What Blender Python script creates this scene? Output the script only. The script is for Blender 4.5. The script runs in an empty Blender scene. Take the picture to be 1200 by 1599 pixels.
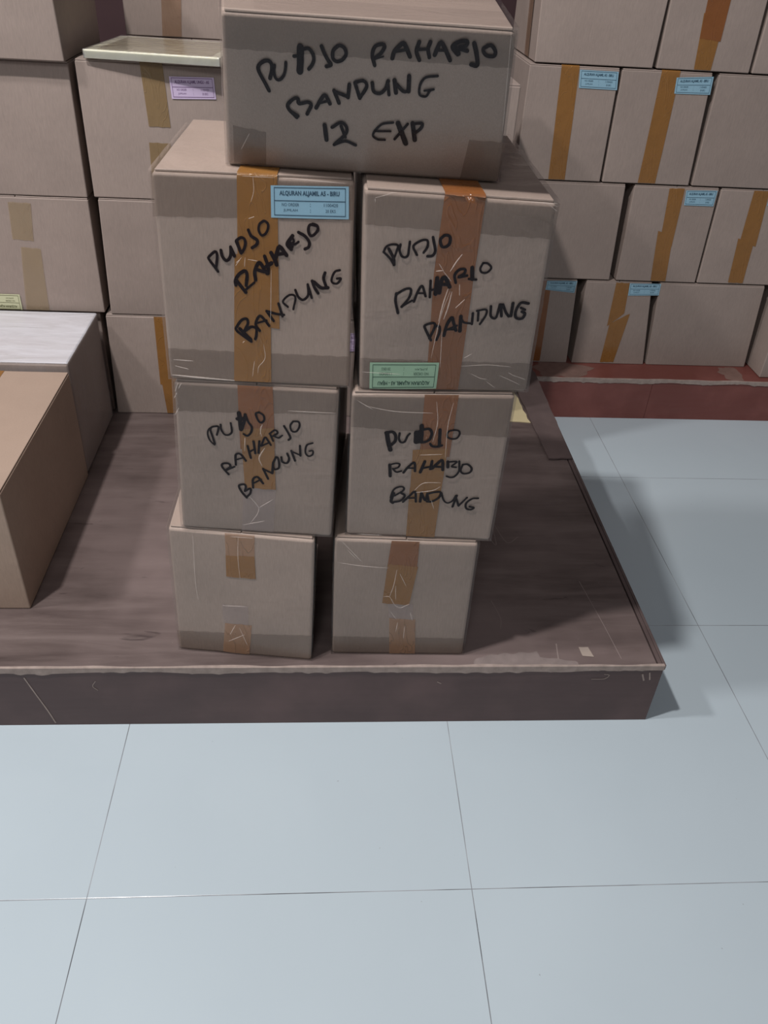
import bpy, bmesh, math, random
from mathutils import Vector, Matrix, noise
random.seed(7)
scn = bpy.context.scene
COL = scn.collection

# ---------------------------------------------------------------- camera, world, lamps, exposure
CAM_LOC=(0.35676, -0.68523, 1.23981)
CAM_R=(0.997141, -0.054372, 0.052475)
CAM_U=(-0.01045, 0.588545, 0.808397)
CAM_F=(0.074838, 0.806634, -0.586294)
FPX=1270.305

cam_data = bpy.data.cameras.new('camera')
cam = bpy.data.objects.new('camera', cam_data); COL.objects.link(cam)
r_, u_, f_ = Vector(CAM_R), Vector(CAM_U), Vector(CAM_F)
cam.matrix_world = Matrix(((r_.x, u_.x, -f_.x, CAM_LOC[0]), (r_.y, u_.y, -f_.y, CAM_LOC[1]), (r_.z, u_.z, -f_.z, CAM_LOC[2]), (0, 0, 0, 1)))
cam_data.sensor_fit = 'VERTICAL'; cam_data.sensor_height = 36.0
cam_data.lens = FPX / 1599.0 * 36.0
cam_data.clip_start = 0.02
scn.camera = cam
scn.view_settings.view_transform = 'Standard'
scn.view_settings.look = 'None'
scn.view_settings.gamma = 1.0
scn.view_settings.use_curve_mapping = False
scn.view_settings.exposure = 0.0

world = bpy.data.worlds.new('room_light'); scn.world = world
world.use_nodes = True
bg = world.node_tree.nodes['Background']
bg.inputs[0].default_value = (0.95, 0.93, 1.0, 1); bg.inputs[1].default_value = 0.16

def lamp(name, loc, size, power, color, target):
    l = bpy.data.lights.new(name, 'AREA'); l.shape = 'DISK'; l.size = size; l.energy = power; l.color = color
    o = bpy.data.objects.new(name, l); COL.objects.link(o); o.location = loc
    o.rotation_euler = (Vector(target) - Vector(loc)).to_track_quat('-Z', 'Y').to_euler()
    return o
lamp('ceiling_lamp_near', (-0.67, -0.22, 3.44), 0.12, 80, (1.0, 0.97, 0.965), (0.2, 0.3, 0))
lamp('ceiling_lamp_left', (-2.10, 0.12, 3.44), 0.26, 58, (1.0, 0.97, 0.98), (0.3, 0.4, 0.2))
lamp('ceiling_lamp_behind', (-0.25, -2.8, 3.3), 0.9, 36, (0.96, 0.98, 1.0), (0.4, 0.2, 0.2))

# ---------------------------------------------------------------- materials
def srgb(r, g, b):
    f = lambda c: ((c/255.0)/12.92 if c/255.0 <= .04045 else ((c/255.0+.055)/1.055)**2.4)
    return (f(r), f(g), f(b), 1)
def new_mat(name):
    m = bpy.data.materials.new(name); m.use_nodes = True
    nt = m.node_tree; nt.nodes.clear()
    out = nt.nodes.new('ShaderNodeOutputMaterial')
    p = nt.nodes.new('ShaderNodeBsdfPrincipled'); nt.links.new(p.outputs[0], out.inputs[0])
    return m, nt, p, out
def N(nt, t, **kw):
    n = nt.nodes.new(t)
    for k, v in kw.items(): setattr(n, k, v)
    return n
def coords(nt, scale=(1, 1, 1), kind='Object'):
    tc = N(nt, 'ShaderNodeTexCoord'); mp = N(nt, 'ShaderNodeMapping'); mp.inputs['Scale'].default_value = scale
    nt.links.new(tc.outputs[kind], mp.inputs[0]); return mp.outputs[0]
def noise_tex(nt, vec, scale, detail=4, rough=.55, dist=0):
    n = N(nt, 'ShaderNodeTexNoise'); n.inputs['Scale'].default_value = scale; n.inputs['Detail'].default_value = detail
    n.inputs['Roughness'].default_value = rough; n.inputs['Distortion'].default_value = dist
    nt.links.new(vec, n.inputs['Vector']); return n.outputs['Fac']
def ramp(nt, fac, stops):
    r = N(nt, 'ShaderNodeValToRGB'); cr = r.color_ramp
    while len(cr.elements) < len(stops): cr.elements.new(.5)
    for e, (p, c) in zip(cr.elements, stops): e.position = p; e.color = c if len(c) == 4 else (*c, 1)
    nt.links.new(fac, r.inputs[0]); return r.outputs[0]
def mix(nt, fac, a, b, mode='MIX'):
    m = N(nt, 'ShaderNodeMix', data_type='RGBA', blend_type=mode)
    for s, v in ((0, fac), (6, a), (7, b)):
        if hasattr(v, 'links') or isinstance(v, bpy.types.NodeSocket): nt.links.new(v, m.inputs[s])
        else: m.inputs[s].default_value = v
    return m.outputs[2]
def bump(nt, h, strength, dist, p, prev=None):
    b = N(nt, 'ShaderNodeBump'); b.inputs['Strength'].default_value = strength; b.inputs['Distance'].default_value = dist
    nt.links.new(h, b.inputs['Height'])
    if prev: nt.links.new(prev, b.inputs['Normal'])
    if p: nt.links.new(b.outputs[0], p.inputs['Normal'])
    return b.outputs[0]

def cardboard(name, base, rough=.62):
    m, nt, p, out = new_mat(name)
    oi = N(nt, 'ShaderNodeObjectInfo')
    v = coords(nt)
    add = N(nt, 'ShaderNodeVectorMath', operation='ADD'); nt.links.new(v, add.inputs[0])
    mul = N(nt, 'ShaderNodeMath', operation='MULTIPLY'); mul.inputs[1].default_value = 17.0
    nt.links.new(oi.outputs['Random'], mul.inputs[0]); nt.links.new(mul.outputs[0], add.inputs[1])
    vec = add.outputs[0]
    n1 = noise_tex(nt, vec, 7, 3)
    c1 = mix(nt, n1, tuple(c*.86 for c in base[:3])+(1,), tuple(min(1, c*1.12) for c in base[:3])+(1,))
    mpf = N(nt, 'ShaderNodeMapping'); mpf.inputs['Scale'].default_value = (900, 900, 60); nt.links.new(vec, mpf.inputs[0])
    n2 = noise_tex(nt, mpf.outputs[0], 1, 2)
    c2 = mix(nt, .16, c1, ramp(nt, n2, [(.3, (.25, .2, .17)), (.7, (.75, .66, .6))]), 'OVERLAY')
    hs = N(nt, 'ShaderNodeHueSaturation'); nt.links.new(c2, hs.inputs['Color'])
    mr = N(nt, 'ShaderNodeMapRange'); mr.inputs[3].default_value = .93; mr.inputs[4].default_value = 1.07
    nt.links.new(oi.outputs['Random'], mr.inputs[0]); nt.links.new(mr.outputs[0], hs.inputs['Value'])
    nt.links.new(hs.outputs[0], p.inputs['Base Color'])
    p.inputs['Roughness'].default_value = rough; p.inputs['Specular IOR Level'].default_value = .3
    mpc = N(nt, 'ShaderNodeMapping'); mpc.inputs['Scale'].default_value = (160, 160, 2); nt.links.new(vec, mpc.inputs[0])
    n3 = noise_tex(nt, mpc.outputs[0], 1, 1)
    b1 = bump(nt, n3, .10, .002, None)
    n4 = noise_tex(nt, vec, 14, 3)
    bump(nt, n4, .12, .01, p, b1)
    return m
KRAFT = cardboard('kraft_cardboard', (.325, .258, .218, 1))
KRAFT_WALL = cardboard('kraft_cardboard_plain', (.305, .248, .218, 1), .75)
KRAFT_TAN = cardboard('kraft_cardboard_tan', (.34, .255, .20, 1), .7)
def plain(name, col, rough=.5, spec=.5, var=.1, nscale=20):
    m, nt, p, out = new_mat(name)
    n = noise_tex(nt, coords(nt), nscale, 4)
    nt.links.new(mix(nt, n, tuple(c*(1-var) for c in col[:3])+(1,), tuple(min(1, c*(1+var)) for c in col[:3])+(1,)), p.inputs['Base Color'])
    p.inputs['Roughness'].default_value = rough; p.inputs['Specular IOR Level'].default_value = spec
    return m
INNER = plain('dark_inside_cardboard', (.10, .075, .06, 1), .9, .2)

def tape_mat(name, col, alpha, rough=.22, wr=.35):
    m, nt, p, out = new_mat(name)
    v = coords(nt)
    n = noise_tex(nt, v, 25, 4, .6, .6)
    c = mix(nt, n, tuple(q*.85 for q in col[:3])+(1,), tuple(min(1, q*1.18) for q in col[:3])+(1,))
    # thin crinkle ridges where the tape has lifted
    v2 = coords(nt, (30, 30, 9))
    w = noise_tex(nt, v2, .9, 2, .5, 1.2)
    rd = ramp(nt, w, [(.485, (0, 0, 0)), (.5, (1, 1, 1)), (.515, (0, 0, 0))])
    nt.links.new(mix(nt, .0, c, c), p.inputs['Base Color'])
    p.inputs['Roughness'].default_value = rough; p.inputs['Specular IOR Level'].default_value = .5
    b1 = bump(nt, rd, wr, .0012, None)
    bump(nt, noise_tex(nt, v, 60, 3, .6, 1.5), .25, .0015, p, b1)
    p.inputs['Alpha'].default_value = alpha
    return m
TAPE = {'amber': tape_mat('amber_packing_tape', (.25, .115, .030, 1), .93),
        'red': tape_mat('dark_amber_packing_tape', (.215, .078, .024, 1), .93),
        'olive': tape_mat('faded_amber_packing_tape', (.235, .155, .075, 1), .85),
        'brown': tape_mat('brown_packing_tape', (.24, .15, .10, 1), .85),
        'faint': tape_mat('pale_amber_packing_tape', (.34, .25, .15, 1), .55),
        'pale': tape_mat('light_amber_packing_tape', (.40, .22, .12, 1), .62, .25, .6),
        'haze': tape_mat('wrinkled_clear_tape', (.46, .37, .35, 1), .28, .2, .5),
        'clear': tape_mat('clear_packing_tape', (.14, .09, .06, 1), .30, .28, .15)}
TAPENAME = {'amber': 'packing_tape', 'red': 'packing_tape', 'olive': 'packing_tape', 'brown': 'packing_tape', 'faint': 'packing_tape', 'pale': 'packing_tape', 'clear': 'clear_tape', 'haze': 'clear_tape'}
TAPELABEL = {'amber': 'amber packing tape', 'red': 'reddish amber packing tape', 'olive': 'faded amber packing tape', 'brown': 'brown packing tape',
             'faint': 'pale see-through packing tape', 'pale': 'wrinkled light amber packing tape', 'clear': 'clear tape darkening the cardboard', 'haze': 'wrinkled clear tape'}

def film_mat(name, haze, spec, scale, lo, hi, bs=.9):
    m = bpy.data.materials.new(name); m.use_nodes = True
    nt = m.node_tree; nt.nodes.clear()
    out = N(nt, 'ShaderNodeOutputMaterial')
    tr = N(nt, 'ShaderNodeBsdfTransparent')
    gl = N(nt, 'ShaderNodeBsdfGlossy'); gl.inputs['Roughness'].default_value = .16; gl.inputs['Color'].default_value = (1, 1, 1, 1)
    df = N(nt, 'ShaderNodeBsdfDiffuse'); df.inputs['Color'].default_value = (.85, .85, .9, 1)
    v = coords(nt, scale)
    n = noise_tex(nt, v, 1, 5, .6, 1.2)
    hz = N(nt, 'ShaderNodeMapRange'); hz.inputs[1].default_value = lo; hz.inputs[2].default_value = hi
    hz.inputs[3].default_value = haze*.5; hz.inputs[4].default_value = haze
    nt.links.new(n, hz.inputs[0])
    b = bump(nt, n, bs, .006, None)
    nt.links.new(b, gl.inputs['Normal'])
    m1 = N(nt, 'ShaderNodeMixShader'); nt.links.new(hz.outputs[0], m1.inputs[0]); nt.links.new(tr.outputs[0], m1.inputs[1]); nt.links.new(df.outputs[0], m1.inputs[2])
    fr = N(nt, 'ShaderNodeFresnel'); fr.inputs[0].default_value = 1.45; nt.links.new(b, fr.inputs['Normal'])
    ml = N(nt, 'ShaderNodeMath', operation='MULTIPLY'); ml.inputs[1].default_value = spec; nt.links.new(fr.outputs[0], ml.inputs[0])
    m2 = N(nt, 'ShaderNodeMixShader'); nt.links.new(ml.outputs[0], m2.inputs[0]); nt.links.new(m1.outputs[0], m2.inputs[1]); nt.links.new(gl.outputs[0], m2.inputs[2])
    nt.links.new(m2.outputs[0], out.inputs[0])
    return m
FILM = film_mat('clear_stretch_film', .008, .40, (10, 10, 16), .5, .8, .5)
FILM_TOP_SHEEN = film_mat('stretch_film_painted_sheen', .58, .8, (5, 20, 16), .1, .6, .8)  # whitish haze colour stands in for the ceiling reflected in the film
FOLD_GLINT = tape_mat('film_crease_glint', (.85, .74, .66, 1), .27, .2, .3)  # pale see-through colour that paints the glints along film creases
FILM_SIDE = film_mat('side_stretch_film', .10, .4, (30, 12, 3), .45, .7, .5)

def ink(name, col, rough): return plain(name, col, rough, .3, .2, 60)
MARKER = plain('black_marker_ink', (.009, .004, .005, 1), .6, .08, .2, 60)
def paper(name, col): return plain(name, col, .38, .45, .06, 40)
PAPER = {'blue': paper('blue_paper', (.26, .43, .53, 1)), 'green': paper('green_paper', (.34, .50, .34, 1)),
         'purple': paper('lilac_paper', (.52, .42, .58, 1)), 'yellow': paper('yellow_green_paper', (.50, .50, .32, 1))}
INK = {'blue': ink('dark_blue_print', (.03, .07, .11, 1), .5), 'green': ink('dark_green_print', (.03, .08, .05, 1), .5),
       'purple': ink('purple_print', (.16, .09, .19, 1), .5), 'yellow': ink('olive_print', (.12, .12, .06, 1), .5)}

def ply_top():
    m, nt, p, out = new_mat('brown_film_faced_plywood')
    v = coords(nt)
    a = noise_tex(nt, coords(nt, (2.0, 14, 4)), 1.6, 6, .6, .4)
    c = ramp(nt, a, [(.28, (.050, .034, .031)), (.5, (.100, .073, .067)), (.75, (.165, .127, .117))])
    b = noise_tex(nt, v, 2.6, 4, .6)
    c = mix(nt, ramp(nt, b, [(.42, (0, 0, 0)), (.66, (.75, .75, .75))]), c, (.18, .134, .125, 1))
    d = noise_tex(nt, coords(nt, (3, 12, 3)), 3.2, 5, .65, 1.0)
    c = mix(nt, ramp(nt, d, [(.66, (0, 0, 0)), (.76, (.8, .8, .8))]), c, (.028, .018, .018, 1))
    s = noise_tex(nt, v, 210, 2, .5)
    c = mix(nt, ramp(nt, s, [(.76, (0, 0, 0)), (.80, (.6, .6, .6))]), c, (.32, .27, .25, 1))
    nt.links.new(c, p.inputs['Base Color'])
    rr = N(nt, 'ShaderNodeMapRange'); rr.inputs[3].default_value = .34; rr.inputs[4].default_value = .6
    nt.links.new(b, rr.inputs[0]); nt.links.new(rr.outputs[0], p.inputs['Roughness'])
    bump(nt, a, .15, .003, p)
    return m
PLY_TOP = ply_top()
def laminate(name, c0, c1):
    m, nt, p, out = new_mat(name)
    a = noise_tex(nt, coords(nt, (3, 3, 30)), 2, 5, .6, .3)
    b = noise_tex(nt, coords(nt), 6, 4)
    c = mix(nt, a, c0, c1)
    c = mix(nt, ramp(nt, b, [(.45, (0, 0, 0)), (.7, (.6, .6, .6))]), c, tuple(x*1.5 for x in c1[:3])+(1,))
    nt.links.new(c, p.inputs['Base Color']); p.inputs['Roughness'].default_value = .5
    bump(nt, a, .1, .002, p)
    return m
LAM = laminate('maroon_brown_laminate', (.058, .031, .029, 1), (.086, .050, .046, 1))
LAM_RED = laminate('red_brown_laminate', (.14, .034, .025, 1), (.16, .056, .046, 1))
PLY_EDGE = plain('raw_plywood_edge', (.30, .24, .21, 1), .85, .2, .4, 60)
PLY_DARK = plain('dark_plywood_gap', (.03, .02, .02, 1), .8, .2)
PLY_BARE = plain('bare_brown_plywood', (.19, .115, .095, 1), .8, .2, .3, 30)
PLY_STRIP = plain('worn_brown_ply_strip', (.10, .072, .068, 1), .6, .3, .35, 14)

def floor_mat():
    m, nt, p, out = new_mat('polished_white_tile')
    tc = N(nt, 'ShaderNodeTexCoord'); sep = N(nt, 'ShaderNodeSeparateXYZ'); nt.links.new(tc.outputs['Object'], sep.inputs[0])
    def line(sock):
        d = N(nt, 'ShaderNodeMath', operation='DIVIDE'); d.inputs[1].default_value = .6; nt.links.new(sock, d.inputs[0])
        a = N(nt, 'ShaderNodeMath', operation='ADD'); a.inputs[1].default_value = .5; nt.links.new(d.outputs[0], a.inputs[0])
        f = N(nt, 'ShaderNodeMath', operation='FRACT'); nt.links.new(a.outputs[0], f.inputs[0])
        s = N(nt, 'ShaderNodeMath', operation='SUBTRACT'); s.inputs[1].default_value = .5; nt.links.new(f.outputs[0], s.inputs[0])
        b = N(nt, 'ShaderNodeMath', operation='ABSOLUTE'); nt.links.new(s.outputs[0], b.inputs[0])
        return b.outputs[0]
    mn = N(nt, 'ShaderNodeMath', operation='MINIMUM'); nt.links.new(line(sep.outputs[0]), mn.inputs[0]); nt.links.new(line(sep.outputs[1]), mn.inputs[1])
    g = N(nt, 'ShaderNodeMapRange'); g.inputs[1].default_value = .0006; g.inputs[2].default_value = .0016; g.inputs[3].default_value = 1; g.inputs[4].default_value = 0
    nt.links.new(mn.outputs[0], g.inputs[0])
    v = coords(nt)
    n1 = noise_tex(nt, v, 2.2, 5, .5, .5)
    c = mix(nt, n1, (.41, .475, .51, 1), (.47, .54, .575, 1))
    gr = noise_tex(nt, v, 5, 3)
    gc = mix(nt, ramp(nt, gr, [(.40, (0, 0, 0)), (.62, (1, 1, 1))]), (.36, .38, .40, 1), (.07, .07, .075, 1))
    sp = noise_tex(nt, v, 130, 1)
    c = mix(nt, ramp(nt, sp, [(.80, (0, 0, 0)), (.83, (.6, .6, .6))]), c, (.22, .22, .22, 1))
    nt.links.new(mix(nt, g.outputs[0], c, gc), p.inputs['Base Color'])
    p.inputs['Roughness'].default_value = .22; p.inputs['Specular IOR Level'].default_value = .5
    iv = N(nt, 'ShaderNodeMath', operation='SUBTRACT'); iv.inputs[0].default_value = 1; nt.links.new(g.outputs[0], iv.inputs[1])
    bump(nt, iv.outputs[0], .3, .001, p)
    return m
FLOOR = floor_mat()
WALLM = plain('dark_maroon_wall_paint', (.055, .030, .032, 1), .8, .2)
WALLP = plain('pale_wall_paint', (.45, .43, .42, 1), .85, .2)

# ---------------------------------------------------------------- helpers
def link(name, me, mat, parent=None, smooth=False):
    if mat: me.materials.append(mat)
    if smooth:
        for p in me.polygons: p.use_smooth = True
    o = bpy.data.objects.new(name, me); COL.objects.link(o)
    if parent: o.parent = parent
    return o
def thing(name, label, cat, loc, yaw=0, group=None):
    o = bpy.data.objects.new(name, None); COL.objects.link(o)
    o.empty_display_size = .05; o.location = loc; o.rotation_euler = (0, 0, yaw)
    o['label'] = label; o['category'] = cat
    if group: o['group'] = group
    return o
def from_bm(name, bm, mat, parent=None, smooth=False):
    bmesh.ops.recalc_face_normals(bm, faces=bm.faces)
    me = bpy.data.meshes.new(name); bm.to_mesh(me); bm.free()
    return link(name, me, mat, parent, smooth)
def add_box(bm, x0, x1, y0, y1, z0, z1):
    v = [bm.verts.new(p) for p in ((x0,y0,z0),(x1,y0,z0),(x1,y1,z0),(x0,y1,z0),(x0,y0,z1),(x1,y0,z1),(x1,y1,z1),(x0,y1,z1))]
    for f in ((0,3,2,1),(4,5,6,7),(0,1,5,4),(1,2,6,5),(2,3,7,6),(3,0,4,7)): bm.faces.new([v[i] for i in f])
def bevel_mod(o, w, seg=2):
    b = o.modifiers.new('edge', 'BEVEL'); b.width = w; b.segments = seg; b.limit_method = 'ANGLE'; b.angle_limit = math.radians(40); b.harden_normals = True

def lerp(a, b, t): return a + (b - a)*t
class Carton:
    """a closed box whose front face corners may lean a little; local frame: x along the front, y into depth, z up"""
    def __init__(s, c, h, depth, bulge=.0015, seed=0, back=None):
        s.bl, s.br, s.tl, s.tr = [Vector(q) for q in c]; s.h = h; s.depth = depth; s.bulge = bulge; s.seed = seed
        s.back = back or (0, 0, 0, 0)
    def front(s, u, z, off=0):
        t = z/s.h
        xl = lerp(s.bl.x, s.tl.x, t); xr = lerp(s.br.x, s.tr.x, t)
        k = (u - xl)/(xr - xl)
        y = lerp(lerp(s.bl.y, s.br.y, k), lerp(s.tl.y, s.tr.y, k), t)
        kk, tt = min(1, max(0, k)), min(1, max(0, t))
        e = math.sin(math.pi*kk)*math.sin(math.pi*tt)
        d = s.bulge*e**.5 + .0016*e**.4*noise.noise(Vector((u*11, z*11, s.seed*3.7)))
        return Vector((u, y - d - off, z))
    def P(s, a, b, c):
        """a across, b depth, c height, all 0..1"""
        z = c*s.h
        xl = lerp(s.bl.x, s.tl.x, c); xr = lerp(s.br.x, s.tr.x, c)
        yf = lerp(lerp(s.bl.y, s.br.y, a), lerp(s.tl.y, s.tr.y, a), c)
        bx = lerp(s.bl.x + s.back[0], s.br.x + s.back[1], a)
        by = s.depth + lerp(s.back[2], s.back[3], a)
        x = lerp(lerp(xl, xr, a), bx, b)
        return Vector((x, lerp(yf, by, b), z))
    def shell(s, n=12, top=1.0, infl=0.0, rough=0.0, bottom=True):
        bm = bmesh.new(); grid = {}
        def V(i, j, k):
            key = (i, j, k)
            if key not in grid:
                a, b, c = i/n, j/n, k/n*top
                p = s.P(a, b, c)
                if j == 0: p = s.front(p.x, min(p.z, s.h), 0)
                ea = math.sin(math.pi*a)*math.sin(math.pi*min(1, c)); eb = math.sin(math.pi*b)*math.sin(math.pi*min(1, c))
                if i == 0: p.x -= s.bulge*eb - .0015*eb*noise.noise(Vector((b*4, c*4, s.seed+9)))
                if i == n: p.x += s.bulge*eb - .0015*eb*noise.noise(Vector((b*4, c*4, s.seed+5)))
                if j == n: p.y += s.bulge*ea
                if infl:
                    w = rough*noise.noise(p*28 + Vector((s.seed, 0, 0)))
                    if i == 0: p.x -= infl + w
                    if i == n: p.x += infl + w
                    if j == 0: p.y -= infl + w*.6
                    if j == n: p.y += infl + w
                    if k == n: p.z += infl*.3
                    if k == 0: p.z += .0008
                grid[key] = bm.verts.new(p)
            return grid[key]
        R = range(n)
        for i in R:
            for k in R:
                bm.faces.new((V(i,0,k), V(i+1,0,k), V(i+1,0,k+1), V(i,0,k+1)))
                bm.faces.new((V(i,n,k), V(i,n,k+1), V(i+1,n,k+1), V(i+1,n,k)))
                bm.faces.new((V(0,i,k), V(0,i,k+1), V(0,i+1,k+1), V(0,i+1,k)))
                bm.faces.new((V(n,i,k), V(n,i+1,k), V(n,i+1,k+1), V(n,i,k+1)))
                bm.faces.new((V(i,k,n), V(i+1,k,n), V(i+1,k+1,n), V(i,k+1,n)))
                bm.faces.new((V(i,k,0), V(i,k+1,0), V(i+1,k+1,0), V(i+1,k,0)))
        return bm
def patch_front(bm, box, quad, off, nu=5, nv=10, jag=0, z_over=None):
    """quad tl,tr,br,bl in (u,z)"""
    tl, tr, br, bl = quad
    rows = []
    for j in range(nv+1):
        t = j/nv; row = []
        for i in range(nu+1):
            k = i/nu
            u = lerp(lerp(tl[0], tr[0], k), lerp(bl[0], br[0], k), t); z = lerp(lerp(tl[1], tr[1], k), lerp(bl[1], br[1], k), t)
            if jag and j in (0, nv): z += jag*math.sin(i*2.4 + box.seed)
            z = min(z, box.h - .0035); z = max(z, .0025)
            row.append(bm.verts.new(box.front(u, z, off)))
        rows.append(row)
    for j in range(nv):
        for i in range(nu): bm.faces.new((rows[j][i], rows[j+1][i], rows[j+1][i+1], rows[j][i+1]))
    return rows[0]
def add_tape(box, root, kind, level, quad, wrap):
    bm = bmesh.new(); off = .0004 + level*.00022
    ln = abs(quad[0][1] - quad[2][1])
    first = patch_front(bm, box, quad, off, max(5, int(abs(quad[1][0]-quad[0][0])/.009)), max(3, int(ln/.009)), .0007)
    if wrap:                                    # folds over the top edge and runs back along the seam
        prev = first
        for (dy, dz) in ((.0003, -.0016), (.0016, .0002), (.004, .0008), (.05, .0008), (.12, .0008), (.2, .0008), (box.depth*.97, .0008)):
            row = [bm.verts.new((v.co.x, v.co.y + dy + off if dy > .001 else v.co.y + dy, box.h - .0008 + dz)) for v in first]
            for i in range(len(row)-1): bm.faces.new((row[i], prev[i], prev[i+1], row[i+1]))
            prev = row
    o = from_bm(TAPENAME[kind], bm, TAPE[kind], root, True); o['label'] = TAPELABEL[kind]
    return o
# printed lettering ---------------------------------------------------------
def text_polys(body, bold=0.0):
    cu = bpy.data.curves.new('print', 'FONT'); cu.body = body; cu.size = 1; cu.offset = bold; cu.resolution_u = 2
    ob = bpy.data.objects.new('print', cu); COL.objects.link(ob)
    dg = bpy.context.evaluated_depsgraph_get(); me = bpy.data.meshes.new_from_object(ob.evaluated_get(dg))
    vs = [v.co.copy() for v in me.vertices]; fs = [tuple(p.vertices) for p in me.polygons]
    bpy.data.objects.remove(ob); bpy.data.curves.remove(cu); bpy.data.meshes.remove(me)
    return vs, fs
WORDS = {'blue': ('ALQURAN ALJAMIL A5 - BIRU', 'NO ORDER', '1100420', 'JUMLAH', '20 EKS'),
         'green': ('ALQURAN ALJAMIL A5 - HIJAU', 'NO ORDER', '1100420', 'JUMLAH', '20 EKS'),
         'purple': ('ALQURAN ALJAMIL UNGU - A5', 'NO ORDER', '1100420', 'JUMLAH', '20 EKS'),
         'yellow': ('ALQURAN ALJAMIL A5 - HIJAU', 'NO ORDER', '1100420', 'JUMLAH', '20 EKS')}
TXT = {}
def get_text(s, bold):
    if (s, bold) not in TXT: TXT[(s, bold)] = text_polys(s, bold)
    return TXT[(s, bold)]
def add_sticker(box, root, kind, quad, flip):
    bm = bmesh.new(); patch_front(bm, box, quad, .0016, 8, 4)
    st = from_bm('label_sticker', bm, PAPER[kind], root, True); st['label'] = {'blue': 'light blue printed paper label', 'green': 'pale green printed paper label stuck upside down', 'purple': 'lilac printed paper label', 'yellow': 'yellow green printed paper label stuck upside down'}[kind]
    tl, tr, br, bl = quad
    if flip: tl, tr, br, bl = br, bl, tl, tr
    def at(k, t):       # k across, t down
        return (lerp(lerp(tl[0], tr[0], k), lerp(bl[0], br[0], k), t), lerp(lerp(tl[1], tr[1], k), lerp(bl[1], br[1], k), t))
    bm = bmesh.new()
    def rect(k0, k1, t0, t1, n=8):
        for i in range(n):
            if k1 - k0 > t1 - t0: a, b, c, d = lerp(k0, k1, i/n), lerp(k0, k1, (i+1)/n), t0, t1
            else: a, b, c, d = k0, k1, lerp(t0, t1, i/n), lerp(t0, t1, (i+1)/n)
            bm.faces.new([bm.verts.new(box.front(*at(*q), .0019)) for q in ((a, c), (b, c), (b, d), (a, d))])
    rect(.04, .96, .05, .075); rect(.04, .96, .90, .925); rect(.04, .96, .45, .475); rect(.04, .048, .05, .925); rect(.952, .96, .05, .925)
    def put(s, k0, k1, t0, t1, bold):
        vs, fs = get_text(s, bold)
        xs = [v.x for v in vs]; ys = [v.y for v in vs]; x0, x1, y0, y1 = min(xs), max(xs), min(ys), max(ys)
        vv = [bm.verts.new(box.front(*at(lerp(k0, k1, (v.x-x0)/(x1-x0)), lerp(t1, t0, (v.y-y0)/(y1-y0))), .0019)) for v in vs]
        for f in fs:
            try: bm.faces.new([vv[i] for i in f])
            except ValueError: pass
    w = WORDS[kind]
    put(w[0], .11, .88, .15, .34, .03); put(w[1], .14, .36, .53, .63, 0); put(w[2], .68, .86, .53, .63, 0); put(':', .50, .51, .54, .63, 0)
    put(w[3], .16, .34, .71, .81, 0); put(w[4], .70, .83, .71, .81, 0); put(':', .50, .51, .72, .81, 0)
    me = bpy.data.meshes.new('printed_text'); bm.to_mesh(me); bm.free()
    link('printed_text', me, INK[kind], st)
# handwriting ----------------------------------------------------------------
def catmull(pts, step=.0012):
    P = [Vector(p) for p in pts]
    if len(P) == 2: P = [P[0], (P[0]+P[1])/2, P[1]]
    P = [P[0]*2-P[1]] + P + [P[-1]*2-P[-2]]
    out = []
    for i in range(1, len(P)-2):
        a, b, c, d = P[i-1:i+3]; n = max(2, int((c-b).length/step))
        for j in range(n):
            t = j/n
            out.append(.5*((2*b)+(c-a)*t+(2*a-5*b+4*c-d)*t*t+(3*b-a-3*c+d)*t**3))
    out.append(P[-2]); return out
def add_handwriting(box, root, strokes, label):
    bm = bmesh.new()
    for si, (w, pts) in enumerate(strokes):
        line = catmull(pts); off = .0017 + si*.000012; h = w*.5; n = len(line)
        L = []; Rr = []
        for i, p in enumerate(line):
            d = line[min(n-1, i+1)] - line[max(0, i-1)]
            if d.length < 1e-9: d = Vector((1, 0))
            d.normalize(); nn = Vector((-d.y, d.x)); hh = h*(1 + .10*noise.noise(Vector((p.x*150, p.y*150, si))))
            L.append(bm.verts.new(box.front(*(p+nn*hh), off))); Rr.append(bm.verts.new(box.front(*(p-nn*hh), off)))
        for i in range(n-1): bm.faces.new((L[i], L[i+1], Rr[i+1], Rr[i]))
        for p, k in ((line[0], 0), (line[-1], 1)):
            vs = [bm.verts.new(box.front(p.x + h*math.cos(q*math.pi/6), p.y + h*math.sin(q*math.pi/6), off + .000004)) for q in range(12)]
            bm.faces.new(vs)
    me = bpy.data.meshes.new('handwriting'); bm.to_mesh(me); bm.free()
    o = link('handwriting', me, MARKER, root); o['label'] = label
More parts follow.
